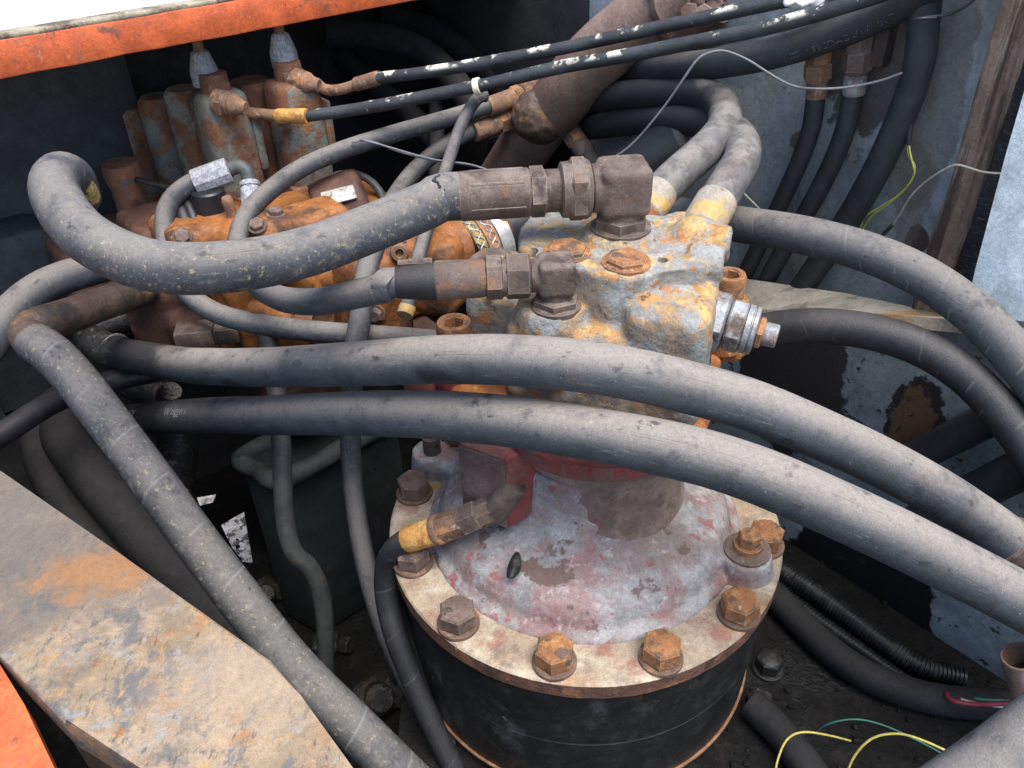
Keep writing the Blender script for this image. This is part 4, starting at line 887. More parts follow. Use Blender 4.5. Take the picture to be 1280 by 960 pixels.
# black hoses and corrugated conduit on the floor, right
def corr(bm, sp, r, per=.0042, seg=18):
    fr = tube_frames(sp); rings = []; s = 0
    for i, p in enumerate(sp):
        if i: s += (sp[i] - sp[i - 1]).length
        rr = r * (1 + .09 * (1 if (s / per) % 1 < .5 else -1)); T, a, b = fr[i]
        rings.append([bm.verts.new(p + (a * math.cos(2 * math.pi * k / seg) + b * math.sin(2 * math.pi * k / seg)) * rr) for k in range(seg)])
    for i in range(len(rings) - 1):
        for k in range(seg): bm.faces.new((rings[i][k], rings[i][(k + 1) % seg], rings[i + 1][(k + 1) % seg], rings[i + 1][k]))
bm = bmesh.new(); corr(bm, smooth_path([Z(960, 700, -.17), Z(1000, 727, -.175), Z(1050, 762, -.18), Z(1100, 800, -.185), Z(1150, 832, -.188), Z(1206, 848, -.19)], .00105), .0102)
tag(obj('corrugated_conduit', bm, M['conduit']), 'thick black corrugated conduit along the foot of the right wall', 'conduit')
bm = bmesh.new(); corr(bm, smooth_path([Z(965, 728, -.185), Z(1010, 765, -.19), Z(1080, 815, -.195), Z(1130, 850, -.197), Z(1160, 868, -.197), Z(1188, 880, -.197)], .00105), .0075)
tag(obj('slim_conduit', bm, M['conduit']), 'slim black corrugated conduit between the thick conduit and floor hose', 'conduit')
hose('floor_hose', 'black rubber hose resting on the floor right of the gearbox', [Z(950, 725, -.185), Z(985, 762, -.188), Z(1040, 815, -.188), Z(1095, 850, -.188), Z(1160, 872, -.188), Z(1230, 880, -.188), Z(1330, 882, -.188)], .0165, M['hose_shade'])
hose('floor_pipe', 'black hose slanting out of the picture beside the yellow wire', [Z(940, 880, -.187), Z(975, 915, -.187), Z(1010, 960, -.187), Z(1050, 1020, -.187)], .0165, M['hose_shade'])
# black bolts round the gearbox foot
bb, bw = bolt_meshes(.0150, .017, .0175, .004, M['bolt_black'], M['bolt_black'])
for i, (px, py, lab) in enumerate(((950, 878, 'black bolt on the floor nearest the front, right of the gearbox'), (962, 826, 'black bolt on the floor behind another, right of the gearbox'))):
    p = Z(px, py, -.19); p.z = FLOOR + .004
    r_ = thing('floor_bolt', Vector((p.x, p.y, FLOOR)), lab, 'bolt', 'bolts round the gearbox foot')
    inst('head', bb, r_, p, .3 * i); inst('washer', bw, r_, Vector((p.x, p.y, FLOOR)))

# ------------------------------------------------------------------ wires
def wire(label, pts, r, m, name='wire', wob=0.0, step=.004):
    o, _ = hose(name, label, pts, r, M[m], None, 'loose electric wires', 8, step, wob, cat='wire'); return o
wire('yellow wire looped at the very bottom right of the gearbox', [Z(966, 985, -.19), Z(972, 950, -.17), Z(984, 924, -.155), Z(1004, 915, -.15), Z(1035, 919, -.165), Z(1063, 926, -.20)], .0011, 'wire_yellow')
wire('yellow wire arching under the corner hose at bottom right', [Z(1055, 975, -.20), Z(1068, 945, -.17), Z(1090, 923, -.15), Z(1120, 917, -.14), Z(1150, 924, -.14), Z(1195, 944, -.15)], .0012, 'wire_yellow')
wire('green wire arching across the floor at bottom right', [Z(1018, 916, -.2), Z(1035, 905, -.175), Z(1065, 899, -.165), Z(1100, 905, -.165), Z(1150, 927, -.17), Z(1195, 952, -.18)], .0010, 'wire_green')
wire('red wire coming out of the conduit end at bottom right', [Z(1186, 862, -.188), Z(1183, 868, -.17), Z(1192, 876, -.165), Z(1215, 880, -.16), Z(1245, 880, -.15), Z(1300, 875, -.14)], .0024, 'wire_red')
wire('dark green wire beside the red wire at the conduit end', [Z(1192, 862, -.19), Z(1205, 869, -.178), Z(1225, 874, -.172), Z(1262, 876, -.17)], .0016, 'wire_green')
wire('cream wire beside the red wire at the conduit end', [Z(1187, 864, -.19), Z(1198, 872, -.176), Z(1212, 877, -.17), Z(1240, 882, -.168), Z(1290, 888, -.165)], .0014, 'wire_cream')
wire('yellow-green twisted wire hanging down the grey wall', [WP(1146, 105, -.085), WP(1141, 150, -.08), WP(1136, 178, -.078), WP(1141, 205, -.07), WP(1143, 217, -.07), WP(1130, 238, -.075), WP(1102, 258, -.08), WP(1082, 270, -.085), WP(1074, 288, -.09)], .0009, 'wire_lime')
wire('second yellow-green strand hanging beside the first on the grey wall', [WP(1134, 180, -.08), WP(1136, 195, -.075), WP(1144, 208, -.072), WP(1138, 228, -.074), WP(1116, 251, -.078), WP(1090, 270, -.083), WP(1075, 292, -.09)], .0008, 'wire_lime')
wire('black end of the yellow-green wire against the wall hose', [WP(1150, 100, -.085), WP(1142, 135, -.08), WP(1137, 165, -.078), WP(1136, 182, -.078)], .0026, 'wire_black')
wire('cream wire running over the wooden post to the wall', [WP(1340, 219, -.02), WP(1285, 217, -.02), WP(1235, 216, -.028), WP(1212, 210, -.045), WP(1196, 206, -.052), WP(1180, 212, -.06), WP(1156, 228, -.075), WP(1138, 246, -.08), WP(1125, 268, -.085), WP(1114, 284, -.09)], .0010, 'wire_cream')
wire('black tip of the cream wire against the grey wall', [WP(1116, 281, -.088), WP(1107, 290, -.09), WP(1097, 301, -.092)], .0022, 'wire_black')
wire('grey wire sagging behind the large elbow and up over the hoses', PX([(440, 178, .99), (462, 176, .985), (500, 190, .98), (545, 201, .97), (590, 207, .96), (625, 217, .95), (660, 220, .94), (700, 213, .93), (745, 206, .90), (785, 185, .88), (825, 140, .85), (850, 105, .83), (872, 74, .815), (890, 65, .81), (908, 64, .81), (935, 75, .81), (962, 92, .81), (990, 107, .81), (1020, 111, .80), (1060, 109, .79), (1100, 101, .775), (1128, 91, .765)]), .0012, 'wire_grey')
wire('second grey wire lying alongside the sagging one', PX([(450, 174, .985), (480, 182, .98), (540, 199, .968), (590, 206, .958), (640, 222, .95), (690, 217, .935)]), .0011, 'wire_grey')
wire('dark wire looped round the wall hose at top right', [WP(1228, -12, -.05), WP(1210, 6, -.055), WP(1186, 18, -.058), WP(1160, 21, -.05), WP(1142, 25, -.042), WP(1150, 23, -.04), WP(1170, 22, -.05)], .0014, 'wire_black')
wire('thin white wire end poking out under the right rear hoses', PX([(930, 242, .90), (942, 254, .91), (954, 266, .93)]), .0010, 'wire_cream')

# ------------------------------------------------------------------ hoses hanging on the side wall
GRP = 'hoses hanging on the grey side wall'
for (nm, lab, pts, r, mm, fy) in (
    ('wall_hose', 'left of the three hoses hanging on the grey wall, rusty top fitting', [(1020, 118), (1014, 160), (998, 205), (975, 255), (950, 305), (930, 345), (900, 405), (880, 450)], .0100, 'hose_dark', (1023, 62, 1021, 122)),
    ('wall_hose', 'middle of the three hoses hanging on the grey wall, peeling black tape', [(1066, 112), (1060, 150), (1042, 200), (1010, 262), (975, 320), (945, 375), (915, 430), (890, 475)], .0105, 'hose_dark', (1076, 40, 1067, 118))):
    t = thing(nm, WP(*pts[0], -.085), lab, 'hose', GRP)
    hose('rubber_hose', '', [WP(px, py, -.084) for px, py in pts], r, M['hose_mid'], t, seg=20)
    a = WP(fy[0], fy[1], -.08); b = WP(fy[2], fy[3], -.083)
    mm2 = 'fitting_rust' if fy[0] < 1050 else 'fitting'
    line_fitting(t, a, b, [(0, .3, .013, 6, mm2, 'hex_collar'), (.28, .62, .0145, 6, mm2, 'swivel_nut'), (.6, .66, .0120, 0, mm2, 'lock_ring'), (.66, 1.0, .0112, 0, 'fitting_rust' if fy[0] < 1050 else 'cartridge', 'crimp_sleeve')], None)
t = thing('wall_hose', WP(1150, 60, -.07), 'thickest of the three hoses hanging on the grey wall, right side', 'hose', GRP)
hose('rubber_hose', '', [WP(px, py, -.080) for px, py in ((1162, -40), (1156, 10), (1149, 80), (1127, 145), (1096, 212), (1060, 275), (1022, 332), (985, 382), (945, 436), (915, 480))], .0140, M['hose_mid'], t)
bm = bmesh.new(); box(bm, WP(1085, 40, -.095), .055, .02, .06, math.atan2(WT.y, WT.x), .006); tag(obj('wall_block', bm, M['rust_pipe']), 'rusty dark block on the wall where two hanging hoses start', 'block')

# ------------------------------------------------------------------ pressure lines along the top
t = thing('pilot_line', P(640, 75, 1.0), 'upper thin pressure line at the top with flaked white paint', 'hose', 'thin pressure lines over the valve')
hose('rubber_hose', '', PX([(470, 98, 1.01), (520, 92, .99), (580, 83, .97), (640, 72, .95), (700, 61, .925), (760, 48, .90), (830, 33, .87), (900, 18, .84), (960, 5, .815), (1020, -8, .79), (1100, -30, .76), (1200, -60, .70), (1330, -105, .65)]), .0070, M['hose_paint'], t, seg=18)
hose('steel_tube', '', PX([(395, 103, 1.035), (407, 112, 1.03), (425, 112, 1.025), (448, 105, 1.02), (472, 98, 1.01)]), .0066, M['fitting_rust'], t, seg=16)
sleeve(t, P(444, 106, 1.02), P(474, 97, 1.01), .0086, 'fitting_rust', 'crimp_sleeve')
bm = bmesh.new(); ellipsoid(bm, P(1005, 1, .79), .019, .009, .007, R(-10))
for v in bm.verts: v.co += Vector((1, 1, 1)) * .004 * mnoise.noise(v.co * 120)
obj('paint_blob', bm, M['white_top'], t, sharp=60)
t = thing('pilot_line', P(640, 98, .98), 'lower thin pressure line at the top, held by a cream tie', 'hose', 'thin pressure lines over the valve')
hose('rubber_hose', '', PX([(372, 146, 1.01), (430, 139, 1.0), (500, 127, .98), (560, 115, .962), (620, 103, .94), (700, 84, .91), (780, 70, .875), (850, 56, .845), (920, 43, .815), (980, 29, .79), (1040, 12, .765), (1110, -10, .735), (1200, -40, .69), (1330, -90, .64)]), .0073, M['hose_paint'], t, seg=18)
hose('steel_tube', '', PX([(296, 137, 1.03), (312, 141, 1.025), (340, 144, 1.02), (374, 146, 1.01)]), .0070, M['fitting_rust'], t, seg=16)
sleeve(t, P(346, 145, 1.016), P(384, 145, 1.005), .0090, 'crimp_orange', 'crimp_sleeve')
bm = bmesh.new(); a = P(593, 109, .951); b = P(602, 107, .948); lathe(bm, a, b - a, [(0, .0090), (.0005, .0098), (.007, .0098), (.0075, .0090)], 20); obj('cable_tie', bm, M['tie_cream'], t)
t = thing('suction_hose', P(900, 80, .98), 'thick black hose with upside-down white print under the pressure lines', 'hose')
_, sp = hose('rubber_hose', '', PX([(640, 108, 1.3), (690, 100, 1.22), (760, 92, 1.09), (800, 88, 1.0), (835, 85, .94), (900, 79, .885), (960, 68, .85), (1020, 50, .82), (1080, 27, .785), (1130, 2, .755), (1180, -28, .725), (1250, -70, .68), (1340, -130, .64)]), .0158, M['hose_mid'], t, seg=28)
face = (CAM - P(1040, 50, .82)).normalized() - UPZ * .55
text_on_tube('2.10   AUTOMOBILES   SIL', .0095, sp, .0159, s_at(sp, P(990, 63, .84)), face, 'hose_print', t, flip=True, m='print_dim')

# bent grey tube down to the fitting between valve and motor
t = thing('bent_tube', P(560, 210, .96), 'slim grey tube bending down from the cream tie behind the looping hose', 'tube')
hose('steel_tube', '', PX([(607, 120, .985), (598, 122, .98), (586, 138, .975), (575, 160, .97), (566, 185, .96), (554, 222, .92), (541, 262, .86), (529, 300, .825), (518, 342, .80), (509, 386, .79)]), .0072, M['hose_thin'], t, seg=18)
sleeve(t, P(510, 382, .792), P(506, 394, .788), .0082, 'ferrule_cream', 'end_collar')

# ------------------------------------------------------------------ big brown pipe with its elbow flange
ex = thing('exhaust_pipe', P(740, 90, 1.12), 'fat rusty brown pipe sloping up behind the pressure lines', 'pipe')
sp = smooth_path(PX([(560, 330, 1.30), (605, 262, 1.26), (655, 185, 1.16), (700, 125, 1.07), (745, 72, 1.01), (800, 28, .965), (840, 8, .94), (885, -12, .905)]), .008)
bm = bmesh.new(); tube(bm, sp, .0375, 40, True, .01); obj('pipe', bm, M['exhaust'], ex)
bm = bmesh.new(); e0 = P(834, 13, .943); ed = P(885, -12, .905) - e0; lathe(bm, e0, ed, [(0, .037), (.004, .042), (.012, .044), (.02, .040), (.06, .039)], 40)
for v in bm.verts: v.co += Vector((1, 1, 1)) * .003 * mnoise.noise(v.co * 60)
obj('flange', bm, M['exhaust'], ex)
for px, py in ((862, 16), (893, 4), (880, 18)):
    bm = bmesh.new(); q = P(px, py, .885); lathe(bm, q, Vector((-.3, -.8, .3)), [(-.03, .006), (.004, .006)], 14); prism(bm, q, Vector((-.3, -.8, .3)), -.004, .006, .0105, 6, .12, random.random())
    ring = [q + Vector((.006, 0, .012)) + Vector((math.cos(a) * .009, .002, math.sin(a) * .010)) for a in [i * .5 for i in range(13)]]
    tube(bm, ring, .0032, 8); obj('wing_nut', bm, M['exhaust'], ex)
bm = bmesh.new(); q = P(752, 33, .965); lathe(bm, q, CAM - q, [(-.01, .006), (.004, .0055), (.006, .003)], 16); obj('rivet', bm, M['bolt_black'], ex)
bm = bmesh.new(); ellipsoid(bm, P(676, 145, 1.08), .04, .03, .036); obj('weld_lump', cast(bm, .004, 4, .003), M['rust_pipe'], ex, sharp=80)
# second hose from the pipe going down behind the loop
t = thing('pilot_return_hose', P(560, 190, 1.06), 'dark hose with a rusty nut running down left from the fat brown pipe', 'hose')
hose('rubber_hose', '', PX([(606, 158, 1.10), (580, 168, 1.09), (548, 188, 1.075), (518, 214, 1.06), (493, 248, .98), (474, 292, .87), (458, 340, .835), (450, 400, .825), (442, 450, .835), (438, 520, .88), (440, 590, .905), (450, 670, .90), (472, 760, .89), (505, 840, .88), (548, 915, .87), (595, 980, .86)]), .0112, M['hose_thin'], t, seg=20)
line_fitting(t, P(592, 165, 1.09), P(662, 140, 1.12), [(0, .45, .0135, 0, 'fitting_rust', 'crimp_sleeve'), (.42, .55, .0150, 6, 'bolt_rust', 'hex_collar'), (.55, 1.0, .0165, 6, 'fitting_rust', 'swivel_nut')], None)
t = thing('rear_hose', P(720, 170, 1.08), 'short hose with a rusty fitting slanting down right behind the elbow', 'hose')
hose('rubber_hose', '', PX([(722, 178, 1.10), (740, 205, 1.08), (765, 240, 1.05), (800, 290, 1.02)]), .0145, M['hose_dark'], t)
line_fitting(t, P(698, 140, 1.11), P(742, 208, 1.08), [(0, .35, .012, 0, 'rust_pipe', 'adapter'), (.3, .6, .0150, 6, 'fitting_rust', 'swivel_nut'), (.6, 1.0, .0135, 0, 'fitting', 'crimp_sleeve')], None)
t = thing('filter_canister', P(810, 200, .98), 'fat black cylinder with a grey end ring behind the motor', 'canister')
a = P(758, 236, 1.0); b = P(858, 178, .96)
bm = bmesh.new(); lathe(bm, a, b - a, [(-.02, .034), (.0, .036), ((b - a).length, .036), ((b - a).length + .004, .03)], 36); obj('body', bm, M['cap_black'], t)
bm = bmesh.new(); lathe(bm, a, b - a, [((b - a).length - .006, .0365), ((b - a).length + .001, .0372), ((b - a).length + .005, .034), ((b - a).length + .005, .028)], 36); obj('end_ring', bm, M['grey_pipe'], t)

# dim hoses further back
for lab, pts, r in (
    ('dim hose arching under the cover, upper of the far pair', [(400, 40, 1.15), (470, 45, 1.2), (530, 65, 1.22), (575, 110, 1.2), (610, 160, 1.18)], .020),
    ('dim hose arching under the cover, lower of the far pair', [(480, 20, 1.3), (540, 40, 1.3), (590, 75, 1.3), (640, 125, 1.3)], .022),
    ('dim hose dropping steeply behind the pressure lines', [(430, 70, 1.3), (470, 110, 1.28), (520, 150, 1.27), (560, 200, 1.25)], .018),
    ('dim upright tube behind the looping hose', [(545, 120, 1.25), (546, 170, 1.23), (545, 240, 1.2), (540, 300, 1.18)], .012),
    ('dim hose under the fat brown pipe', [(640, 170, 1.3), (690, 190, 1.28), (715, 240, 1.24), (730, 290, 1.2)], .018),
    ('dim hose crossing low behind the large elbow', [(690, 165, 1.32), (740, 190, 1.3), (760, 240, 1.26), (775, 300, 1.2)], .016)):
    hose('back_hose', lab, PX(pts), r, M['hose_shade'], None, 'dim hoses at the back of the bay', seg=20, step=.01)

# ================================================================== THE CONTROL VALVE
va = thing('control_valve', P(330, 340, 1.0), 'dirty orange control valve block with rusty upright caps under the cover', 'valve')
def ab(p, a, b, z): return p + ax * a + bx * b + UPZ * z
YV = R(38)
# pilot caps: rounded uprights, taller front one with a facet plate
def cap_tower(px, py, d, wa, wb, h, m, bev=.012, name='pilot_cap'):
    c = P(px, py, d); bm = bmesh.new(); box(bm, c - UPZ * h / 2, wa, wb, h, YV, bev, 3)
    return c, obj(name, bm, M[m], va)
def half_round(px, py, d, r, h, m, name='pilot_cap'):
    c = P(px, py, d); bm = bmesh.new(); lathe(bm, c, DNZ, [(-.002, r * .8), (.004, r), (h, r * 1.04)], 24)
    return obj(name, bm, M[m], va)
for (px, py, d, r, h, m) in ((228, 112, 1.05, .025, .17, 'cap'), (195, 122, 1.09, .025, .18, 'cap'), (164, 134, 1.13, .025, .19, 'cap'), (134, 144, 1.17, .025, .19, 'cap_rust'), (312, 102, 1.06, .030, .18, 'cap_rust')):
    half_round(px, py, d, r, h, m)
for (px, py, d, nx, ny, fx, fy, dd) in ((270, 112, 1.01, 252, 76, 296, 132, .985), (362, 98, 1.03, 352, 54, 388, 104, 1.02)):
    c, o = cap_tower(px, py, d, .060, .056, .150, 'cap')
    bm = bmesh.new(); box(bm, c + UPZ * .002, .030, .034, .022, YV, .006); lathe(bm, c, UPZ, [(0, .018), (.020, .0165)], 20); obj('cap_head', bm, M['cap_rust'], o)
    bm = bmesh.new(); box(bm, c + ax * .032 - bx * .004 - UPZ * .066, .012, .046, .074, YV, .004); obj('side_plate', bm, M['cap'], o)
    bm = bmesh.new(); box(bm, c - UPZ * .143, .070, .066, .03, YV, .006); obj('cap_foot', bm, M['cap_rust'], o)
    # white cone nut and its pipe up under the cover
    q = P(nx, ny, d - .01)
    bm = bmesh.new(); lathe(bm, q - UPZ * .016, UPZ, [(-.012, .0165), (0, .017), (.006, .0168), (.026, .0108), (.028, .008)], 22); obj('cone_nut', bm, M['sleeve'], o)
    bm = bmesh.new(); lathe(bm, q, UPZ, [(.010, .0062), (.06, .0062)], 14); obj('pipe', bm, M['fitting_rust'], o)
    # elbow to the right
    q0 = P(fx - 26, fy - 6, dd + .005); q1 = P(fx + 6, fy + 2, dd)
    bm = bmesh.new(); prism(bm, q0, q1 - q0, .004, .014, .0165, 6, .1, .3); lathe(bm, q0, q1 - q0, [(.0, .0145), (.004, .0145), (.012, .0125), (.016, .0138), (.019, .0138), (.020, .0120), (.022, .0132), (.026, .0128), (.030, .0100), (.040, .0075)], 24)
    obj('elbow_nut', bm, M['fitting_rust'], o)
# main body: stacked orange sections
B0 = P(345, 330, 1.0)
for k in range(1, 4):
    bm = bmesh.new(); box(bm, ab(B0, -.13 + k * .088, .02, -.03 - .004 * (k % 2)), .084, .16 + .012 * (k % 2), .15, YV, .010, 3)
    obj('valve_section', cast(bm, .004, 3, .0012), M['valve_orange'], va, sharp=80)
def knob(px, py, d, dirv, prof, m, name, seg=24, hexn=None):
    q = P(px, py, d); bm = bmesh.new(); lathe(bm, q, dirv, prof, seg)
    if hexn: prism(bm, q, dirv, *hexn)
    return obj(name, bm, M[m], va)
front = (-bx * .9 + UPZ * .12 + ax * .3).normalized()
knob(412, 345, .90, front, [(-.05, .024), (-.004, .024), (.0, .022), (.0, .015), (.016, .0145), (.018, .0125), (.018, .007), (.010, .006)], 'valve_orange', 'spool_plug')
knob(360, 398, .90, front, [(-.05, .016), (.0, .0155), (.012, .012), (.014, .010)], 'valve_orange', 'spool_plug')
knob(352, 352, .905, front, [(-.02, .021), (0, .021), (.002, .017), (-.006, .016)], 'cap_rust', 'port_ring')
knob(402, 402, .895, front, [(-.02, .021), (0, .021), (.002, .017), (-.006, .016)], 'cap_rust', 'port_ring')
bm = bmesh.new(); box(bm, P(385, 315, .905), .10, .05, .035, YV, .014, 3); box(bm, P(370, 280, .95), .12, .06, .03, YV, .012, 3); box(bm, P(335, 285, .93), .05, .05, .03, YV, .01, 3)
obj('port_ridge', cast(bm, .003, 4, .0012), M['valve_orange'], va, sharp=80)
# split flange with four bolts, and the clamped hose behind
FL = P(530, 330, .88); fdir = (Vector((.86, .45, .22))).normalized()
bm = bmesh.new(); box(bm, P(520, 338, .885), .050, .105, .085, R(66), .014, 3); box(bm, P(468, 375, .895), .06, .07, .12, R(50), .014, 3)
obj('port_flange', cast(bm, .003, 4, .0012), M['valve_orange'], va, sharp=80)
for px, py, d in ((499, 314, .850), (556, 316, .850)):
    q = P(px, py, d); dv = (CAM - q); dv = (dv.normalized() + Vector((.1, -.6, -.1))).normalized(); bm = bmesh.new()
    lathe(bm, q, dv, [(-.03, .0125), (0, .0125), (.0, .0095), (.008, .0090), (.009, .008), (.009, .0045), (.003, .0045)], 22); obj('flange_bolt', bm, M['fitting_rust'], va)
bm = bmesh.new(); lathe(bm, P(540, 325, .89), fdir, [(0, .034), (.03, .032), (.06, .027), (.09, .026)], 36); obj('port_neck', bm, M['valve_orange'], va)
cl = thing('clamped_hose', P(600, 300, .90), 'short black hose with bright band and braid clamps behind the loop hose', 'hose')
q0 = P(560, 322, .895); q1 = P(640, 285, .93); dv = (q1 - q0)
bm = bmesh.new(); lathe(bm, q0, dv, [(.018, .032), (.02, .0355), (.12, .0355)], 40); obj('rubber_hose', bm, M['cap_black'], cl)
bm = bmesh.new(); lathe(bm, q0, dv, [(.020, .036), (.0205, .0372), (.032, .0372), (.0325, .036)], 40); obj('braid_band', bm, M['rope'], cl)
for i in range(2):
    bm = bmesh.new()
    for s_ in (1, -1):
        d_, fa, fb = frame(dv); pts = []
        for k in range(200):
            a = 2 * math.pi * k / 199; tt = (.0215 if i == 0 else .0365) + .0045 + s_ * .0042 * math.sin(a * 13)
            pts.append(q0 + d_ * tt + (fa * math.cos(a) + fb * math.sin(a)) * .0380)
        tube(bm, pts, .0006, 5, False)
    obj('wire_braid', bm, M['zinc'], cl)
bm = bmesh.new(); lathe(bm, q0, dv, [(.033, .0362), (.0335, .0376), (.047, .0376), (.0475, .0362)], 40); obj('canvas_band', bm, M['fitting_rust'], cl)
bm = bmesh.new(); lathe(bm, q0, dv, [(.048, .0362), (.0485, .0384), (.064, .0384), (.0645, .0362)], 48); obj('steel_band', bm, M['clamp'], cl)
# disc behind the small hose fitting, black sleeve
bm = bmesh.new(); q = P(612, 340, .775); lathe(bm, q, Vector((-.2, -.5, .8)), [(-.012, .029), (-.004, .029), (0, .026), (.002, .01)], 32); obj('side_disc', bm, M['fitting'], mot)
# brown round cover with its label
bm = bmesh.new(); c = P(405, 268, 1.02); box(bm, c - UPZ * .03, .12, .10, .07, YV, .012, 3); lathe(bm, P(440, 262, 1.04), Vector((.80, .2, .2)), [(-.04, .048), (.02, .048), (.024, .040)], 36)
rc = obj('round_cover', cast(bm, .004, 4, .001), M['valve_red'], va, sharp=80)
bm = bmesh.new(); ring = [P(436, 262, 1.05) + Vector((0, 1, 0)) * 0 + Vector((1, 0, 0)) * math.cos(a) * .046 + Vector((0, .55, .83)) * math.sin(a) * .046 for a in [i * math.pi / 12 for i in range(13)]]
tube(bm, ring, .005, 10); obj('steel_ring', bm, M['grey_pipe'], rc)
# orange manifold on the left with the black capped port and a little stud
bm = bmesh.new(); box(bm, P(262, 300, .98), .11, .09, .07, YV, .012, 3); box(bm, P(330, 300, .95), .07, .06, .05, YV, .012, 3); ellipsoid(bm, P(300, 290, .955), .03, .03, .02)
obj('manifold', cast(bm, .003, 4, .0012), M['valve_orange'], va, sharp=80)
q = P(275, 300, .99)
bm = bmesh.new(); lathe(bm, q, UPZ, [(-.02, .024), (.006, .024), (.008, .0265), (.018, .0265), (.020, .021)], 30); pc = obj('port_collar', bm, M['fitting_rust'], va)
bm = bmesh.new(); lathe(bm, q, UPZ, [(.016, .0195), (.044, .0195), (.062, .0185), (.064, .016)], 30); obj('black_cap', bm, M['cap_black'], pc)
q = P(290, 268, .945); bm = bmesh.new(); lathe(bm, q, Vector((-.06, -.1, 1)), [(-.028, .0085), (-.012, .0085), (-.011, .0065), (.010, .006), (.018, .0068), (.022, .005)], 16); obj('bleed_stud', bm, M['fitting_rust'], va)
q = P(240, 268, .95); bm = bmesh.new(); tube(bm, smooth_path([P(222, 250, .97), P(230, 272, .955), P(238, 300, .95)], .004), .008, 12, True, .15); tube(bm, smooth_path([P(232, 248, .965), P(240, 268, .955), P(249, 292, .95)], .004), .006, 12, True, .15); obj('cut_hose_stub', bm, M['hose_gloss'], va)
# cylinder with a pale band, further left
q = P(175, 285, 1.10); bm = bmesh.new(); lathe(bm, q, UPZ, [(-.02, .020), (.06, .020), (.075, .024), (.09, .022)], 24); pl = obj('relief_tube', bm, M['cap_rust'], va)
bm = bmesh.new(); lathe(bm, q, UPZ, [(.006, .0205), (.007, .0222), (.024, .0222), (.025, .0205)], 24); obj('pale_band', bm, M['zinc'], pl)
bm = bmesh.new(); box(bm, P(215, 300, 1.06), .10, .10, .08, YV, .01); box(bm, P(150, 320, 1.12), .16, .10, .09, YV, .01); obj('rear_manifold', cast(bm, .004, 4, .0014), M['valve_red'], va, sharp=80)
bm = bmesh.new(); tube(bm, smooth_path(PX([(130, 208, 1.07), (165, 222, 1.05), (200, 232, 1.04), (232, 240, 1.03)]), .005), .0035, 8); obj('link_rod', bm, M['bolt_black'], va)
# lower dark bodies and bolts under the valve
bm = bmesh.new(); box(bm, P(250, 410, 1.06), .09, .10, .10, YV, .012, 3); box(bm, P(205, 385, 1.04), .08, .10, .10, R(20), .015, 3); obj('lower_block', cast(bm, .004, 4, .001), M['valve_red'], va, sharp=80)
bm = bmesh.new(); q = P(245, 418, .925); box(bm, q, .042, .03, .022, YV + R(-30), .003); box(bm, q + Vector((.03, .012, -.004)), .03, .03, .02, YV + R(-30), .003); obj('square_plug', bm, M['fitting'], va)
bm = bmesh.new(); box(bm, P(430, 445, 1.08), .24, .12, .05, YV, .008); obj('valve_foot', bm, M['valve_red'], va)

# ------------------------------------------------------------------ pilot hose with the white sleeve
t = thing('pilot_hose', P(205, 290, .95), 'thin hose with a white braided sleeve and zinc nut at the valve', 'hose')
hose('rubber_hose', '', PX([(252, 224, .955), (235, 232, .953), (216, 248, .95), (206, 272, .945), (208, 305, .935), (218, 340, .915), (238, 370, .90), (272, 392, .885), (318, 404, .87), (370, 412, .855), (430, 417, .85), (490, 421, .85), (545, 426, .86), (590, 434, .87)]), .0112, M['hose_thin'], t, seg=20)
q0 = P(243, 229, .955); q1 = P(287, 213, .96); bm = bmesh.new(); prism(bm, q0, q1 - q0, 0, (q1 - q0).length, .0155, 10, .05, .2)
obj('braided_sleeve', bm, M['sleeve'], t)
hose('steel_bend', '', PX([(284, 214, .96), (295, 208, .96), (306, 211, .96), (311, 222, .962), (313, 240, .965)]), .0085, M['grey_pipe'], t, seg=16)
q0 = P(309, 218, .978); bm = bmesh.new(); lathe(bm, P(312, 226, .962), P(315, 252, .962) - P(312, 226, .962), [(0, .0095), (.002, .0118), (.006, .0118), (.007, .0105), (.010, .0115), (.030, .0128)], 20); obj('zinc_nut', bm, M['sleeve'], t)

# ------------------------------------------------------------------ lower left: pipes, dark hoses, tank
hose('return_pipe', 'blue-grey hose at the left edge curving behind the slanting hose', PX([(-130, 620, .88), (-40, 470, .86), (-6, 420, .87), (22, 382, .89), (62, 354, .92), (110, 338, .95), (165, 325, 1.0)]), .0185, M['hose_thin'])
hose('black_hose', 'slim glossy black hose coming in at the left edge', PX([(-160, 615, .76), (-60, 575, .80), (0, 544, .84), (50, 512, .88), (100, 488, .93), (150, 474, .97), (210, 462, 1.0)]), .0125, M['hose_gloss'])
t = thing('lower_hose', P(150, 630, .90), 'dark hose under the slanting hose with a scratched ring mark', 'hose')
hose('rubber_hose', '', PX([(120, 492, 1.06), (88, 508, 1.04), (78, 540, 1.0), (100, 575, .97), (135, 618, .94), (180, 672, .92), (232, 728, .90), (290, 790, .88), (360, 870, .86)]), .026, M['hose_shade'], t, seg=28)
hose('lower_side_hose', 'dark hose at far left curving down behind the rusty plate', PX([(110, 480, 1.05), (70, 505, 1.02), (48, 540, 1.0), (58, 590, .98), (95, 650, .96), (150, 715, .93), (230, 800, .90)]), .020, M['hose_shade'], seg=26)
bm = bmesh.new(); tube(bm, smooth_path(PX([(160, 470, 1.06), (195, 490, 1.08), (215, 520, 1.1), (222, 570, 1.12), (215, 620, 1.14), (205, 690, 1.15)]), .006), .026, 26, True, .02)
tag(obj('drop_pipe', bm, M['oily_pipe']), 'oily dark pipe dropping behind the slanting hose', 'pipe')
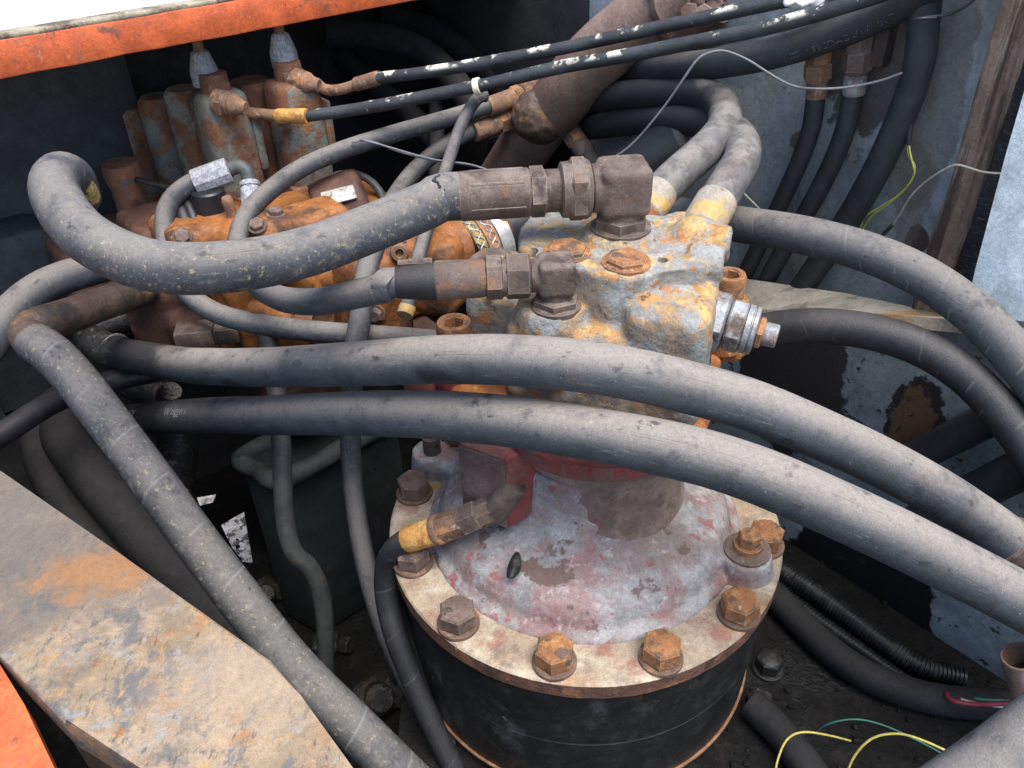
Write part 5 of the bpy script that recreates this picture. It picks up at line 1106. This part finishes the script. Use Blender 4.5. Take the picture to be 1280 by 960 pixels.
bm = bmesh.new(); q = P(212, 500, 1.04); lathe(bm, q, Vector((.4, -.3, .85)), [(-.02, .018), (.012, .017), (.022, .013)], 20); tag(obj('pipe_plug', bm, M['oily_pipe']), 'stubby dark plug just above the lower thick hose print', 'plug')
bm = bmesh.new(); q = P(12, 250, 1.15); box(bm, q, .12, .08, .10, YV, .01); box(bm, P(20, 330, 1.1), .10, .10, .12, YV, .02); tag(obj('left_bracket', bm, M['dark_wall']), 'dark bracket at the left edge under the cover', 'bracket')
bm = bmesh.new(); tube(bm, smooth_path(PX([(98, 224, .74), (104, 232, .745), (110, 246, .76)]), .003), .0115, 14, True, .6); tag(obj('frayed_fibre', bm, M['rope']), 'frayed yellow fibre tucked in the loop of the thick hose', 'fibre')
# tank with worn rim
tk = thing('oil_tank', P(380, 640, 1.12), 'dark grey-green tank with a worn pale rim between the hoses', 'tank')
r0, r1, r2, r3 = P(296, 574, 1.04), P(352, 602, 1.0), P(452, 548, 1.10), P(395, 525, 1.16)
zt = sum(v.z for v in (r0, r1, r2, r3)) / 4
r0, r1, r2, r3 = [Z(px, py, zt) for px, py in ((296, 574), (352, 600), (500, 522), (430, 505))]
bm = bmesh.new(); extrude_poly(bm, [r0, r1, r2, r3], (0, 0, -(zt - PIT)), .012); obj('tank_body', bm, M['tank'], tk)
bm = bmesh.new(); tube(bm, smooth_path([r0.lerp(r3, .35), r0.lerp(r3, .1), r0.lerp(r1, .1), r0.lerp(r1, .5), r1, r1.lerp(r2, .5), r2], .006), .0125, 16, True, .12); obj('rim', bm, M['tank_edge'], tk)
t = thing('drop_tube', P(352, 560, .93), 'grey-green painted tube dropping past the tank to the floor', 'tube')
hose('steel_tube', '', PX([(330, 400, .93), (338, 440, .925), (347, 500, .92), (352, 560, .92), (354, 620, .925), (359, 665, .935), (368, 692, .945), (386, 708, .955), (400, 735, .97), (406, 775, .99), (407, 830, 1.03), (407, 900, 1.09), (405, 960, 1.15)]), .0108, M['grey_pipe'], t, seg=20)
# grimy fittings on the floor left of the gearbox
for (px, py, d, s, lab) in ((408, 806, .985, .021, 'grimy dark fitting on the floor under the drop tube'), (455, 720, 1.0, .020, 'small grimy nut cluster behind the long thin hose'), (470, 870, .95, .03, 'dark clod lying left of the gearbox barrel'), (330, 740, 1.03, .024, 'dim dark valve left of the drop tube foot')):
    q = Z(px, py, PIT + s * .5)
    if q.x > -.22: q = Z(px, py, FLOOR + s * .5)
    bm = bmesh.new(); box(bm, q, s * 1.8, s * 1.4, s * 1.2, random.random() * 2, s * .2); lathe(bm, q, Vector((.3, -.5, .5)), [(-s, s * .7), (s * .9, s * .7), (s * 1.1, s * .5)], 16); prism(bm, q + Vector((s, 0, 0)), Vector((.8, -.3, .2)), 0, s * .8, s * .6)
    tag(obj('grimy_fitting', bm, M['oily_pipe']), lab, 'fitting', 'grimy fittings on the bay floor')

# ------------------------------------------------------------------ bolts seated on the valve's faces
bpy.context.view_layer.update()
dg = bpy.context.evaluated_depsgraph_get()
bs_, bsw = bolt_meshes(.0085, .008, .0105, .0022, M['bolt_brown'], M['washer'])
hits = []
for px, py in ((228, 296), (322, 283), (345, 268), (258, 318), (436, 318), (380, 366), (478, 338), (470, 392), (296, 312), (400, 305)):
    ok, q, n, idx, ob, mw = scene.ray_cast(dg, CAM, ray(px, py).normalized())
    if ok and ob.parent == va: hits.append((q.copy(), n.copy()))
for q, n in hits:
    bo = inst('bolt', bs_, va, q - n * .001, rot=(-n if n.dot(CAM - q) < 0 else n).to_track_quat('Z', 'Y').to_euler())
    wa = bpy.data.objects.new('washer', bsw); COL.objects.link(wa); wa.parent = bo

ok, q, n, idx, ob, mw = scene.ray_cast(dg, CAM, ray(424, 247).normalized())
if ok and ob.parent == va:
    n = (n * .3 + UPZ * .6 + (CAM - q).normalized() * .3).normalized(); xd = (Vector((.93, .36, 0)) - n * n.dot(Vector((.93, .36, 0)))).normalized()
    bm = bmesh.new(); box(bm, q + n * .004, .040, .020, .0025, Mx=Matrix((xd, n.cross(xd), n)).transposed(), bev=.0005)
    obj('label_plate', bm, M['label_plate'], rc)
